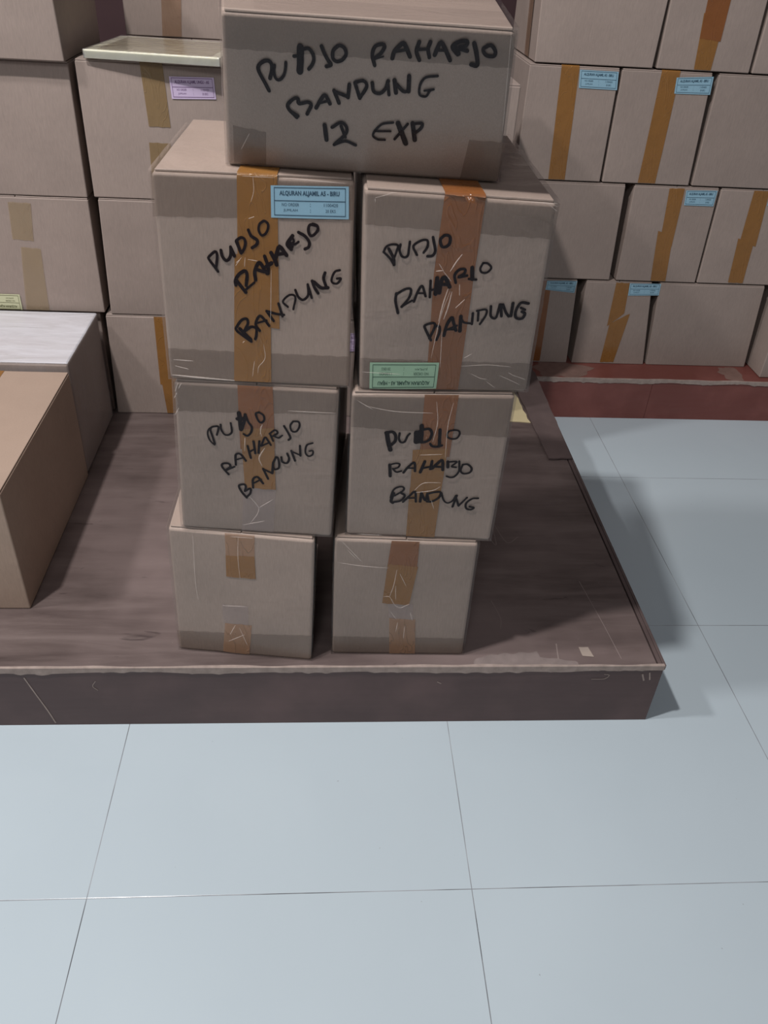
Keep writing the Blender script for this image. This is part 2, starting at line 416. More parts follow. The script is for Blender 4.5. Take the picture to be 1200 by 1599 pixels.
def add_flaps(box, root, mat, along='depth', gap=.0016, inset=.001):
    """two top flaps meeting in a seam"""
    def slab(a0, a1, b0, b1):
        bm = bmesh.new(); n = 10; z0, z1 = box.h - .0044, box.h - .0014
        top, bot = {}, {}
        for i in range(n+1):
            for j in range(n+1):
                a, b = lerp(a0, a1, i/n), lerp(b0, b1, j/n); p = box.P(a, b, 1)
                if j == 0 and b0 < .1: p.y += .0008*noise.noise(Vector((p.x*90, box.seed, 0)))
                sag = .0010*noise.noise(Vector((p.x*9, p.y*9, box.seed)))
                top[i, j] = bm.verts.new((p.x, p.y, z1 + min(0, sag))); bot[i, j] = bm.verts.new((p.x, p.y, z0 - .0002))
        for i in range(n):
            for j in range(n):
                bm.faces.new((top[i,j], top[i+1,j], top[i+1,j+1], top[i,j+1])); bm.faces.new((bot[i,j], bot[i,j+1], bot[i+1,j+1], bot[i+1,j]))
        for i in range(n):
            bm.faces.new((bot[i,0], bot[i+1,0], top[i+1,0], top[i,0])); bm.faces.new((bot[i+1,n], bot[i,n], top[i,n], top[i+1,n]))
            bm.faces.new((bot[0,i+1], bot[0,i], top[0,i], top[0,i+1])); bm.faces.new((bot[n,i], bot[n,i+1], top[n,i+1], top[n,i]))
        o = from_bm('flap', bm, mat, root); bevel_mod(o, .0010, 2)
    w = (box.br - box.bl).x
    e = (inset+.0004)/w; e2 = inset/box.depth
    if along == 'depth': slab(e, .5-gap/2/w, e2, 1-e2); slab(.5+gap/2/w, 1-e, e2, 1-e2)
    else: slab(e, 1-e, e2, .5-gap/2/box.depth); slab(e, 1-e, .5+gap/2/box.depth, 1-e2)
SEED = [0]
def carton(d, label, depth=.335, mat=None, group=None, seam='depth', film=None, back=None, name='cardboard_box', hwl=(), bulge=.0015, n=24):
    SEED[0] += 1
    mat = mat or KRAFT_WALL
    root = thing(name, label, 'box', d['loc'], d['yaw'], group)
    box = Carton(d['c'], d['h'], depth, bulge, SEED[0], back)
    b = from_bm('carton_body', box.shell(n, (box.h-.0046)/box.h), mat, root, True); bevel_mod(b, .0055 if film else .0028, 4)
    add_flaps(box, root, mat, seam, inset=.0035 if film else .001)
    for t in d['tapes']: add_tape(box, root, *t)
    for s in d['stick']: add_sticker(box, root, *s)
    for h, l in zip(d['hw'], hwl): add_handwriting(box, root, h, l)
    if film:
        fb = box.shell(26, (box.h-.0010)/box.h, .0024, .0006)
        f = from_bm('plastic_wrap', fb, film, root, True); bevel_mod(f, .0065, 4)
        if d.get('folds'):                         # pale ribbons along the creases, painted film glints joined into this mesh
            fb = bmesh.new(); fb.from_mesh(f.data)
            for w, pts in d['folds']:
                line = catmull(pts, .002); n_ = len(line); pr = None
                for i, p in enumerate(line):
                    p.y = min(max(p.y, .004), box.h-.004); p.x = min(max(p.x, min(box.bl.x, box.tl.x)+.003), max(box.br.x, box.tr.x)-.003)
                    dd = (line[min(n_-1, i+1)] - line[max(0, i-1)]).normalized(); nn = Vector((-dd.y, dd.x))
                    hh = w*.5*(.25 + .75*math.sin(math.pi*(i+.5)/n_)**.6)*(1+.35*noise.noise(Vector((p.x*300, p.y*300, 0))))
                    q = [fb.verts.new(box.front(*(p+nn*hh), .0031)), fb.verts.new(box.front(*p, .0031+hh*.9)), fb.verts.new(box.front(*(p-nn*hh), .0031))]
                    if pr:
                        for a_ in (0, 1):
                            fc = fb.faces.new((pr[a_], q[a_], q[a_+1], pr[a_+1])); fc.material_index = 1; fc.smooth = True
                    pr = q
            fb.to_mesh(f.data); fb.free(); f.data.materials.append(FOLD_GLINT)
        if film is FILM_TOP_SHEEN:
            f.data.materials.append(FILM_SIDE)
            for p in f.data.polygons: p.material_index = 0 if p.normal.z > .7 else 1  # top faces get the painted ceiling reflection, the sides stay clearer
        f['label'] = 'clear crinkled plastic film'
    return root, box
def simple(x0, x1, y0, y1, z0, z1, **kw):
    w = (x1-x0)/2
    return dict(loc=((x0+x1)/2, y0, z0), yaw=0.0, c=[(-w,0,0),(w,0,0),(-w,0,z1-z0),(w,0,z1-z0)], h=z1-z0, tapes=[], stick=[], hw=[]), y1-y0

# ---------------------------------------------------------------- measured data: corners, tape, labels and marker strokes in metres on each face
STACK={
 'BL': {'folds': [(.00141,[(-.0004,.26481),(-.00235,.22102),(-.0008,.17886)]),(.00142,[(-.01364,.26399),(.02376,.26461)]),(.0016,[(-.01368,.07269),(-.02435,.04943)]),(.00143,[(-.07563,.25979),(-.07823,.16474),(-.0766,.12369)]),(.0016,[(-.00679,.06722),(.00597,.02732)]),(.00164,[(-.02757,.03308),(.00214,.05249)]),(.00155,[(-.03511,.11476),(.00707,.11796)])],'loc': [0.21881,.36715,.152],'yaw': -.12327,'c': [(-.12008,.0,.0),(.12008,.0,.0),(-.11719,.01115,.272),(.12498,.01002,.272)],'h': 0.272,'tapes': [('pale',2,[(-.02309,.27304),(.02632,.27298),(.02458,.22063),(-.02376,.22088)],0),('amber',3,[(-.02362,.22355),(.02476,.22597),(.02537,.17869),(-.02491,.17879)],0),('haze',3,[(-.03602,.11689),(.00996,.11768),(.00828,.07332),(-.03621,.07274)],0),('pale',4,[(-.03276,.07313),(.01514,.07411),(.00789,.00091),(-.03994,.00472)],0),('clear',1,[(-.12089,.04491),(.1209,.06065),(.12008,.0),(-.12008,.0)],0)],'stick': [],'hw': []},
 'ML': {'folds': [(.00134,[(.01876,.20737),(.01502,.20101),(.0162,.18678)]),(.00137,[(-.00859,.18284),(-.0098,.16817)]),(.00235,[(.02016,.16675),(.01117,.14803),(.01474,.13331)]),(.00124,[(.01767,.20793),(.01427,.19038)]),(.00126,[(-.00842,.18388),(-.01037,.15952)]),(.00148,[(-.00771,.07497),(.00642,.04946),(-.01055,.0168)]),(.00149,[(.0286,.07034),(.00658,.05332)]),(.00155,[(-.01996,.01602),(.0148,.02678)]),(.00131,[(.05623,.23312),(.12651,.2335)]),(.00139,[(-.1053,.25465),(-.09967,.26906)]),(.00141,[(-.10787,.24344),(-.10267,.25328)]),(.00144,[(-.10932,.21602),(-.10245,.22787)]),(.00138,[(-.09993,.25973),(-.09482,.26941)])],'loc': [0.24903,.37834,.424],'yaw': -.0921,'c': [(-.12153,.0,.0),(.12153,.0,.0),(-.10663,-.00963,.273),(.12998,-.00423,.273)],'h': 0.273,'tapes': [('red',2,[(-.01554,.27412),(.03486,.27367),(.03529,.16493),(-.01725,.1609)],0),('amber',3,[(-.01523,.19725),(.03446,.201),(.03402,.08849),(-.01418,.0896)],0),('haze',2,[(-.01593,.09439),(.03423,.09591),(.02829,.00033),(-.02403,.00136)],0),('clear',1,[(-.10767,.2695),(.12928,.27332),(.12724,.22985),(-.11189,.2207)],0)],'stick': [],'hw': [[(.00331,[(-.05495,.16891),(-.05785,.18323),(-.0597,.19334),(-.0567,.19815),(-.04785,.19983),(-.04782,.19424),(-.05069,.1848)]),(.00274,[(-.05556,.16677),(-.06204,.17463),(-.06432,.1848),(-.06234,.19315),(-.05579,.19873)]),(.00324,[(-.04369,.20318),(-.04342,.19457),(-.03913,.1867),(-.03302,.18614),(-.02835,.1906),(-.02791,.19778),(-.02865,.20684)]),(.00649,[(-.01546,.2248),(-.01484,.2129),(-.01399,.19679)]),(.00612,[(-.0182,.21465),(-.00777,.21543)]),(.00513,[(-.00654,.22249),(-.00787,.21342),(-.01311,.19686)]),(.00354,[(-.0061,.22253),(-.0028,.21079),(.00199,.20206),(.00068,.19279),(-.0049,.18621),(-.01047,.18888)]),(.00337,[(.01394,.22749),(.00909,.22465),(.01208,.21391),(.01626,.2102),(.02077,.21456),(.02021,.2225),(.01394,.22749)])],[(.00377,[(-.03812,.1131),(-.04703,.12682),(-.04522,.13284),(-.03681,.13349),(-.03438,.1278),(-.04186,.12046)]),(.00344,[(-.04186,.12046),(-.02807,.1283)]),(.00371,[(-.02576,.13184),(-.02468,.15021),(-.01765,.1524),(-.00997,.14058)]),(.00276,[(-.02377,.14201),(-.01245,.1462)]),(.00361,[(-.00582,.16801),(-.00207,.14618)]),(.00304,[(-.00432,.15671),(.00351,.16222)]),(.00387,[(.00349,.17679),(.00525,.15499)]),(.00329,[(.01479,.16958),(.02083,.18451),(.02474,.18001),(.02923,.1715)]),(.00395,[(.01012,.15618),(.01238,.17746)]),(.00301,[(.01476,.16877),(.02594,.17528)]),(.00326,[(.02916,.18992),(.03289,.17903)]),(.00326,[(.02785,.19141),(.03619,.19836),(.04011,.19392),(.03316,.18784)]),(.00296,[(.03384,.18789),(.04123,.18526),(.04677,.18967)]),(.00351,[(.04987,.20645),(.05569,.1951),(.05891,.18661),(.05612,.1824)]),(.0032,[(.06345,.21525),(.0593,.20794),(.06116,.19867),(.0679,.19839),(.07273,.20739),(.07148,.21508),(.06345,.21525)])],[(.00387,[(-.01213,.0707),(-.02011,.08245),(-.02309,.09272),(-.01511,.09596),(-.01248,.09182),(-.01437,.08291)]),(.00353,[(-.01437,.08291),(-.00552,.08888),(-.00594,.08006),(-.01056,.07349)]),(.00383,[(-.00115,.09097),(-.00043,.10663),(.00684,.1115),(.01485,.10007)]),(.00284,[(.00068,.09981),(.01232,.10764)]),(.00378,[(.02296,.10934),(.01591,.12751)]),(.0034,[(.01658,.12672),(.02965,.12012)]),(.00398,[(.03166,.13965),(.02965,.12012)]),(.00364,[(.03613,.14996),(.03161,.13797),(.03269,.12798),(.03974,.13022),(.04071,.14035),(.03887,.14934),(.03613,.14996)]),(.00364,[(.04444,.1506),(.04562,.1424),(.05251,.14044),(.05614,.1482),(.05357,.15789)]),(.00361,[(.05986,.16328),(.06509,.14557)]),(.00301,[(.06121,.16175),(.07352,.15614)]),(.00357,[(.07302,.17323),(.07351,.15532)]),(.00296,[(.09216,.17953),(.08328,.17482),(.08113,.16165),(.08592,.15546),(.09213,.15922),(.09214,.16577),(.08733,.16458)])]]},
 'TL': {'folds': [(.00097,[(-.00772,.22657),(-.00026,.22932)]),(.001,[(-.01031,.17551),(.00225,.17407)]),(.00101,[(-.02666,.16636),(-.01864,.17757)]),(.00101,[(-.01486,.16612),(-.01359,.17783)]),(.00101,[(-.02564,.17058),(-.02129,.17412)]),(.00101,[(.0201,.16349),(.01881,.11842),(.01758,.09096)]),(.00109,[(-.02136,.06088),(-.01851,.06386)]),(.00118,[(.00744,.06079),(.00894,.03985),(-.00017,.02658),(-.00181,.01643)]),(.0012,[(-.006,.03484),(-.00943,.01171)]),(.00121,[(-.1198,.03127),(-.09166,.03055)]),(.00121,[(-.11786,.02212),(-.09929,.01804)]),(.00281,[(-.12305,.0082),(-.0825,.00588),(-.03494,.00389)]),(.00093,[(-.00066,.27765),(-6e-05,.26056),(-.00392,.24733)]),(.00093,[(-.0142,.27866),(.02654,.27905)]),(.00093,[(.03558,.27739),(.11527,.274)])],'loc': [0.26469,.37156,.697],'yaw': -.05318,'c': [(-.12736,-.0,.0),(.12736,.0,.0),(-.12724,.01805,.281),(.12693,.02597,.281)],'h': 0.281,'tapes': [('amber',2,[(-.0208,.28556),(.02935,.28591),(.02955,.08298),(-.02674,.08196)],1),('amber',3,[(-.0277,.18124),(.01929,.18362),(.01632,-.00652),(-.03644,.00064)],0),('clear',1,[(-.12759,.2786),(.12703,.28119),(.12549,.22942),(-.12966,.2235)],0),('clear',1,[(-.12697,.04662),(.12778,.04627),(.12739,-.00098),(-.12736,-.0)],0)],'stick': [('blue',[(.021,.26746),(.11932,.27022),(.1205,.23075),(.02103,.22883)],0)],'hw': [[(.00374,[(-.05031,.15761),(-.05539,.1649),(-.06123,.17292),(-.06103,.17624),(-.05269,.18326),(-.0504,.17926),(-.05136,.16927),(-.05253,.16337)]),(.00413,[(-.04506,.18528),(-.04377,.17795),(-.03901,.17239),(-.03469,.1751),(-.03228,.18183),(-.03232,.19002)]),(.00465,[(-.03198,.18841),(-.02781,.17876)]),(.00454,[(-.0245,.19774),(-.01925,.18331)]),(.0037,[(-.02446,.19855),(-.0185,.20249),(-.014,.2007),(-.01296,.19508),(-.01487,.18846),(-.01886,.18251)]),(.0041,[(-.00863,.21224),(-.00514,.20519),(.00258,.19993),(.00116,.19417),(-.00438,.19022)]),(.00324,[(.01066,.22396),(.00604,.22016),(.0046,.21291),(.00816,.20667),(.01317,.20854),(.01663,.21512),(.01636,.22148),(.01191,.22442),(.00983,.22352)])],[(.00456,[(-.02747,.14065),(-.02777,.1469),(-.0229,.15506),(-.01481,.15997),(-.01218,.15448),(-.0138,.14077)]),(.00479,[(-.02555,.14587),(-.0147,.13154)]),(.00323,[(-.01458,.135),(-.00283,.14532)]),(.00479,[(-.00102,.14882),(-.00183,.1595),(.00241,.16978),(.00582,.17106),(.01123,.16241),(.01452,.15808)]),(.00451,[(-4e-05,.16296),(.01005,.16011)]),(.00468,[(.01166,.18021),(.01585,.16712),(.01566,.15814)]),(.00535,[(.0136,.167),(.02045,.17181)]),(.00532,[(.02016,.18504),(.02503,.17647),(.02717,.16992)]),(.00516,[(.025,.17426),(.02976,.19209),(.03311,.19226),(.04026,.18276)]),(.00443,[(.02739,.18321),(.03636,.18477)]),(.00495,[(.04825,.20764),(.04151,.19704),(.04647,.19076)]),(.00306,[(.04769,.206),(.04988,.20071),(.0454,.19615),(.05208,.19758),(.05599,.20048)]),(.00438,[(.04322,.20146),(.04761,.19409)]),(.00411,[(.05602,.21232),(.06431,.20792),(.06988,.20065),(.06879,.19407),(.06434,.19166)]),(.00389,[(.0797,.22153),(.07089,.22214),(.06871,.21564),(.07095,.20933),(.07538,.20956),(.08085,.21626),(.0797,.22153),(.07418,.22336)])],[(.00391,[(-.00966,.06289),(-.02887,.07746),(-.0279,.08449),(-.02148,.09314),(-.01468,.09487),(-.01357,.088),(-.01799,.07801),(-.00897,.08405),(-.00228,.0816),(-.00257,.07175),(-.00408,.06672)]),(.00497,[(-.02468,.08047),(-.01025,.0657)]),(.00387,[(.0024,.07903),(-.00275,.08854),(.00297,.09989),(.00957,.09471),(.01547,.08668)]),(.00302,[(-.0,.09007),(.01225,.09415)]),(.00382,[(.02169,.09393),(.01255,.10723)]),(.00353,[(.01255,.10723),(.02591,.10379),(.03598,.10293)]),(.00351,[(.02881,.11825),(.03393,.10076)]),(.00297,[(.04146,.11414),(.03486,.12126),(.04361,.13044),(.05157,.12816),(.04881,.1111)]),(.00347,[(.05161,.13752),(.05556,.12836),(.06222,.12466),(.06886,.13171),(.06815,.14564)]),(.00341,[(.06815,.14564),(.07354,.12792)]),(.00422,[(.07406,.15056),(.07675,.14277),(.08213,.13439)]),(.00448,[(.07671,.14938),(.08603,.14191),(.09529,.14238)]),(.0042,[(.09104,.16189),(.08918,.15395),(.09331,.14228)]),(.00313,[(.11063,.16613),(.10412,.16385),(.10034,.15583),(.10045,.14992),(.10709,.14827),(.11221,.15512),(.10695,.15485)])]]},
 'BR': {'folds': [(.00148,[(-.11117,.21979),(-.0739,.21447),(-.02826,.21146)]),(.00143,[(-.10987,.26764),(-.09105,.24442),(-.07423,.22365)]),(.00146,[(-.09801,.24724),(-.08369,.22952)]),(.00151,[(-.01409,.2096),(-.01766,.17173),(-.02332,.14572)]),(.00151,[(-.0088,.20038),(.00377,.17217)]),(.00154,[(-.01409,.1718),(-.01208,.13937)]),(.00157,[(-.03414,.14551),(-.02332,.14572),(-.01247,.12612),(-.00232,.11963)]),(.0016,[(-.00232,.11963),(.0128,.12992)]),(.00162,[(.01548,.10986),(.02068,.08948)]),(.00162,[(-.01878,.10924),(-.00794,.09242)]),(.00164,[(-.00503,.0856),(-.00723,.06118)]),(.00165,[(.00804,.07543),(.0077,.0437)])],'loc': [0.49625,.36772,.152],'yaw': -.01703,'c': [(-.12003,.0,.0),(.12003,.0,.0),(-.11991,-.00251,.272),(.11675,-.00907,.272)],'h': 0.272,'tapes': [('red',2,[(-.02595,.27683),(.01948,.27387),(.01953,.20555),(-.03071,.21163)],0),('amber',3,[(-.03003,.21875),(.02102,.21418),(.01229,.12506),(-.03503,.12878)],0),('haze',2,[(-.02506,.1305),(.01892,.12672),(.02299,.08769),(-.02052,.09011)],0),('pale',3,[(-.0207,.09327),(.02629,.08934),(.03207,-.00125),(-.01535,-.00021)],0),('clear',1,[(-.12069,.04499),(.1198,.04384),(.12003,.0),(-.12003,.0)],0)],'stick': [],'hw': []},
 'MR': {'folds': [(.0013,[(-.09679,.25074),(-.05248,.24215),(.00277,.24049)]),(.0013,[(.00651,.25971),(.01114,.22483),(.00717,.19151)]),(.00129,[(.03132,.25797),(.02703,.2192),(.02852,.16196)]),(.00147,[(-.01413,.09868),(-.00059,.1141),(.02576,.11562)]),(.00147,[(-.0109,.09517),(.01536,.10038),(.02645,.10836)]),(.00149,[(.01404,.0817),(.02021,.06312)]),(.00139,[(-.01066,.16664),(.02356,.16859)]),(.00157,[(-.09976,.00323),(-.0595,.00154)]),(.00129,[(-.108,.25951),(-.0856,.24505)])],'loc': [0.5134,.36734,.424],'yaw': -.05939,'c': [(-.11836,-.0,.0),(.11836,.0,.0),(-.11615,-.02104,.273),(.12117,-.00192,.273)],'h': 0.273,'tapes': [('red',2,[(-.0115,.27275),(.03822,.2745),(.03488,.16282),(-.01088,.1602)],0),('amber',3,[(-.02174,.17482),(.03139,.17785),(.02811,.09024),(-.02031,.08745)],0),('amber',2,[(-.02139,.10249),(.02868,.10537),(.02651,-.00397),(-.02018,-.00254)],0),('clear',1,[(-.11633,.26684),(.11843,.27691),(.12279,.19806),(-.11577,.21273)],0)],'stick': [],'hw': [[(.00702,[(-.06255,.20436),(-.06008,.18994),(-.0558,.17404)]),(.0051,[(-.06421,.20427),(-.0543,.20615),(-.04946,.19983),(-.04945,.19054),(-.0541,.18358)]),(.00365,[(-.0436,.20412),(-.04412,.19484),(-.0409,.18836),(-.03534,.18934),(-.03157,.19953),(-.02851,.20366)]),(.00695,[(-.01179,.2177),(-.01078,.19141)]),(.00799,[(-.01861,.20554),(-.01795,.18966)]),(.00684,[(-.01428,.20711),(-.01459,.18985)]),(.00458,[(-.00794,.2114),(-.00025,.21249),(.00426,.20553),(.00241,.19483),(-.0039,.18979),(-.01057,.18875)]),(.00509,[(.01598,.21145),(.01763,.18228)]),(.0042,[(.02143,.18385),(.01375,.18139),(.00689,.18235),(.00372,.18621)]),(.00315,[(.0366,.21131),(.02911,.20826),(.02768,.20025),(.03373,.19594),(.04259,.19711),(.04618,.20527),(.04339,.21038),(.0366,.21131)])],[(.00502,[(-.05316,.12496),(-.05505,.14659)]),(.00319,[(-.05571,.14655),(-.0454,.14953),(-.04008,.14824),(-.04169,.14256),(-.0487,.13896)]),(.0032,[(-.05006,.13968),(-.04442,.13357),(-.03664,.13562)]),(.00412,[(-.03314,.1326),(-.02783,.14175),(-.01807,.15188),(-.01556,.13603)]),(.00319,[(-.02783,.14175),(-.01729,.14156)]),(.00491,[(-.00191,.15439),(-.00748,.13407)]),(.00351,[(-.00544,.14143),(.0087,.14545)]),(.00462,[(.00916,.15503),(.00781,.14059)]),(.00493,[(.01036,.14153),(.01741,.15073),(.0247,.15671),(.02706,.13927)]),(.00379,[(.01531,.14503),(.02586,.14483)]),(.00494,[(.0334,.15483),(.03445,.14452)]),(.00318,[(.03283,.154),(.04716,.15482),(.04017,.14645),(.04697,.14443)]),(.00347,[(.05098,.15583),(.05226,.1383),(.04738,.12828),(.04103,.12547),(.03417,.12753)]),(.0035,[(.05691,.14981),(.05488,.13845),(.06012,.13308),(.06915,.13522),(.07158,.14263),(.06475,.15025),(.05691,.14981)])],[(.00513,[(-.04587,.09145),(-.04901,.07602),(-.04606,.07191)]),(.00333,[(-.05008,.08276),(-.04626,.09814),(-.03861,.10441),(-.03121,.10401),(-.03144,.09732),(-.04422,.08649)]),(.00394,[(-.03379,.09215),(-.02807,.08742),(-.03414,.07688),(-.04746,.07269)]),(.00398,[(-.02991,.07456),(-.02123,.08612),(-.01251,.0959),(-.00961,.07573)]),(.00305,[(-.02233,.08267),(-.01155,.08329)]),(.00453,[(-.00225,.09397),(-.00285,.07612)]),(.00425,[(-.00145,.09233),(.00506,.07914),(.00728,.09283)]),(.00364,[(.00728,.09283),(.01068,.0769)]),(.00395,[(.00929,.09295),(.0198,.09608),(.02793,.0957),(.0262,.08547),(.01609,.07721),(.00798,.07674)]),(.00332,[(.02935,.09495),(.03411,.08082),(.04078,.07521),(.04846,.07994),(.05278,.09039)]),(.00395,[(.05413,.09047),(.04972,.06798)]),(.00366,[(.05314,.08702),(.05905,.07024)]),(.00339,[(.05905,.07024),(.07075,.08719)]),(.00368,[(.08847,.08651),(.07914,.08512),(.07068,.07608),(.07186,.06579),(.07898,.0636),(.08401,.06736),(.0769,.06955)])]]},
 'TR': {'folds': [(.00069,[(-.08659,.28206),(-.09575,.2749),(-.1126,.26902)]),(.0007,[(-.11257,.26849),(-.11178,.26372)]),(.00099,[(.07669,.02921),(.09328,.02159),(.10866,.01386)]),(.001,[(.09757,.02962),(.11557,.02281)]),(.001,[(.06021,.01777),(.07283,.00836)]),(.00099,[(.08846,.03417),(.10076,.0273)]),(.00098,[(.03467,.03153),(.04957,.02393),(.05953,.02254)]),(.00096,[(.02195,.05603),(.03194,.06309)]),(.00098,[(.01945,.04292),(.05618,.046),(.0911,.04361)]),(.00185,[(.00146,.20587),(-.00459,.19574),(-.01151,.18166)]),(.00192,[(-.01138,.15843),(-.01544,.13845),(-.01953,.11109)]),(.00194,[(-.00598,.15465),(-.00858,.13325),(-.01282,.11402)]),(.00135,[(-.02657,.19132),(-.02011,.18204)]),(.00136,[(-.02979,.18113),(-.02018,.18268)]),(.00143,[(.01212,.14454),(.00109,.13147)]),(.0014,[(.00271,.16535),(.0046,.14965)]),(.00136,[(-.02004,.18141),(-.00884,.16891)]),(.00115,[(-.02396,.05459),(-.01754,.11575),(-.00838,.15521)]),(.00117,[(-.00968,.04039),(-.01308,.09691)]),(.00094,[(.04963,.28556),(.08407,.28241),(.10973,.26778)]),(.00095,[(.07204,.28636),(.10862,.27333)]),(.00095,[(.09084,.28265),(.10774,.27774)]),(.00116,[(-.11946,.0294),(-.06538,.02752)])],'loc': [0.52882,.36126,.697],'yaw': 0.01363,'c': [(-.12148,.0,.0),(.12148,.0,.0),(-.12548,-.00967,.281),(.10853,-.03873,.281)],'h': 0.281,'tapes': [('red',2,[(-.02798,.28831),(.02171,.28705),(.02019,.16644),(-.03179,.17732)],1),('red',2,[(-.03179,.17732),(.02019,.16644),(.02053,-.0007),(-.02622,-.00045)],0),('clear',1,[(-.12555,.28403),(.11208,.2771),(.11224,.23117),(-.12342,.23496)],0),('clear',1,[(-.12341,.0499),(.11935,.04885),(.12148,.0),(-.12148,.0)],0)],'stick': [('green',[(-.10885,.04412),(-.01157,.04716),(-.01176,.00412),(-.10775,.00132)],1)],'hw': [[(.00306,[(-.09853,.20191),(-.0954,.20883),(-.08944,.21218),(-.08241,.2124),(-.08049,.2102),(-.08257,.20195),(-.08474,.19453)]),(.00324,[(-.09809,.20193),(-.08913,.19347),(-.08415,.18573)]),(.00412,[(-.09218,.20667),(-.08569,.19542),(-.08418,.18619)]),(.00324,[(-.0776,.21301),(-.0784,.20573),(-.07521,.1985),(-.07063,.1968),(-.06728,.19967),(-.06659,.20791),(-.06602,.21742)]),(.00326,[(-.05579,.20094),(-.06099,.20991),(-.0596,.21447),(-.05126,.22014),(-.04422,.22036),(-.04346,.21227),(-.04762,.2044)]),(.00372,[(-.03761,.22504),(-.03487,.21525),(-.03317,.20713),(-.03614,.20108),(-.0423,.19997)]),(.00408,[(-.02383,.22816),(-.0281,.22267),(-.02592,.21463),(-.02134,.21341),(-.01647,.21764),(-.01605,.22574),(-.01948,.22875),(-.02383,.22816)])],[(.00394,[(-.07478,.12),(-.07906,.13676),(-.07855,.14739)]),(.00356,[(-.07907,.14605),(-.06669,.15428),(-.05986,.15382),(-.06144,.14256),(-.07039,.12893)]),(.00288,[(-.07102,.12892),(-.0574,.13867)]),(.00362,[(-.0548,.1374),(-.05044,.15211),(-.04552,.15944),(-.03994,.14579)]),(.00283,[(-.05145,.14945),(-.04155,.14972)]),(.00354,[(-.03519,.16752),(-.03422,.14462)]),(.00307,[(-.03511,.15384),(-.02732,.15668)]),(.00553,[(-.02699,.17162),(-.02722,.14945)]),(.00563,[(-.02245,.15156),(-.02113,.16856),(-.01664,.17256),(-.00974,.16044)]),(.00481,[(-.02059,.16339),(-.01195,.16364)]),(.00382,[(-.00238,.16651),(-.00481,.17675),(.0004,.18455),(.00765,.1854),(.00714,.17966),(.0004,.17433),(.01113,.17721)]),(.0056,[(.01648,.18819),(.01848,.17292)]),(.00355,[(.01416,.1728),(.02349,.17242)]),(.00299,[(.02956,.19552),(.02695,.18787),(.02948,.18286),(.03623,.18306),(.04083,.18955),(.03574,.19508),(.02956,.19552)])],[(.00376,[(-.02658,.0814),(-.03562,.0977),(-.03684,.10359),(-.02641,.10752),(-.0232,.10244),(-.02892,.08437)]),(.00368,[(-.02327,.10318),(-.01712,.10259),(-.01619,.09369),(-.01913,.08233)]),(.0046,[(-.00959,.08934),(-.00729,.10578),(-.00178,.11692),(.00099,.1104),(.00584,.09795)]),(.00315,[(-.00648,.0984),(.00633,.10538)]),(.00313,[(-.0052,.09917),(.00567,.09943)]),(.00516,[(.01137,.09733),(.01006,.1194)]),(.00308,[(.01024,.11795),(.01518,.11076),(.02619,.10956)]),(.00365,[(.02554,.12487),(.02629,.10882)]),(.00334,[(.03274,.1265),(.03373,.11415)]),(.00307,[(.03043,.1286),(.0422,.13107),(.04333,.12315),(.03714,.10909)]),(.00361,[(.04818,.13624),(.05028,.12187),(.05736,.11987),(.05979,.13941)]),(.00389,[(.06113,.13944),(.06446,.12223)]),(.00387,[(.06381,.13951),(.06964,.12817),(.07461,.12249)]),(.00445,[(.07685,.142),(.0772,.12329)]),(.00417,[(.09763,.14255),(.08745,.14299),(.08265,.1314),(.08434,.12128),(.09273,.12003),(.09555,.12739),(.09099,.13017)]),(.00364,[(.08866,.13588),(.09455,.13315)])]]},
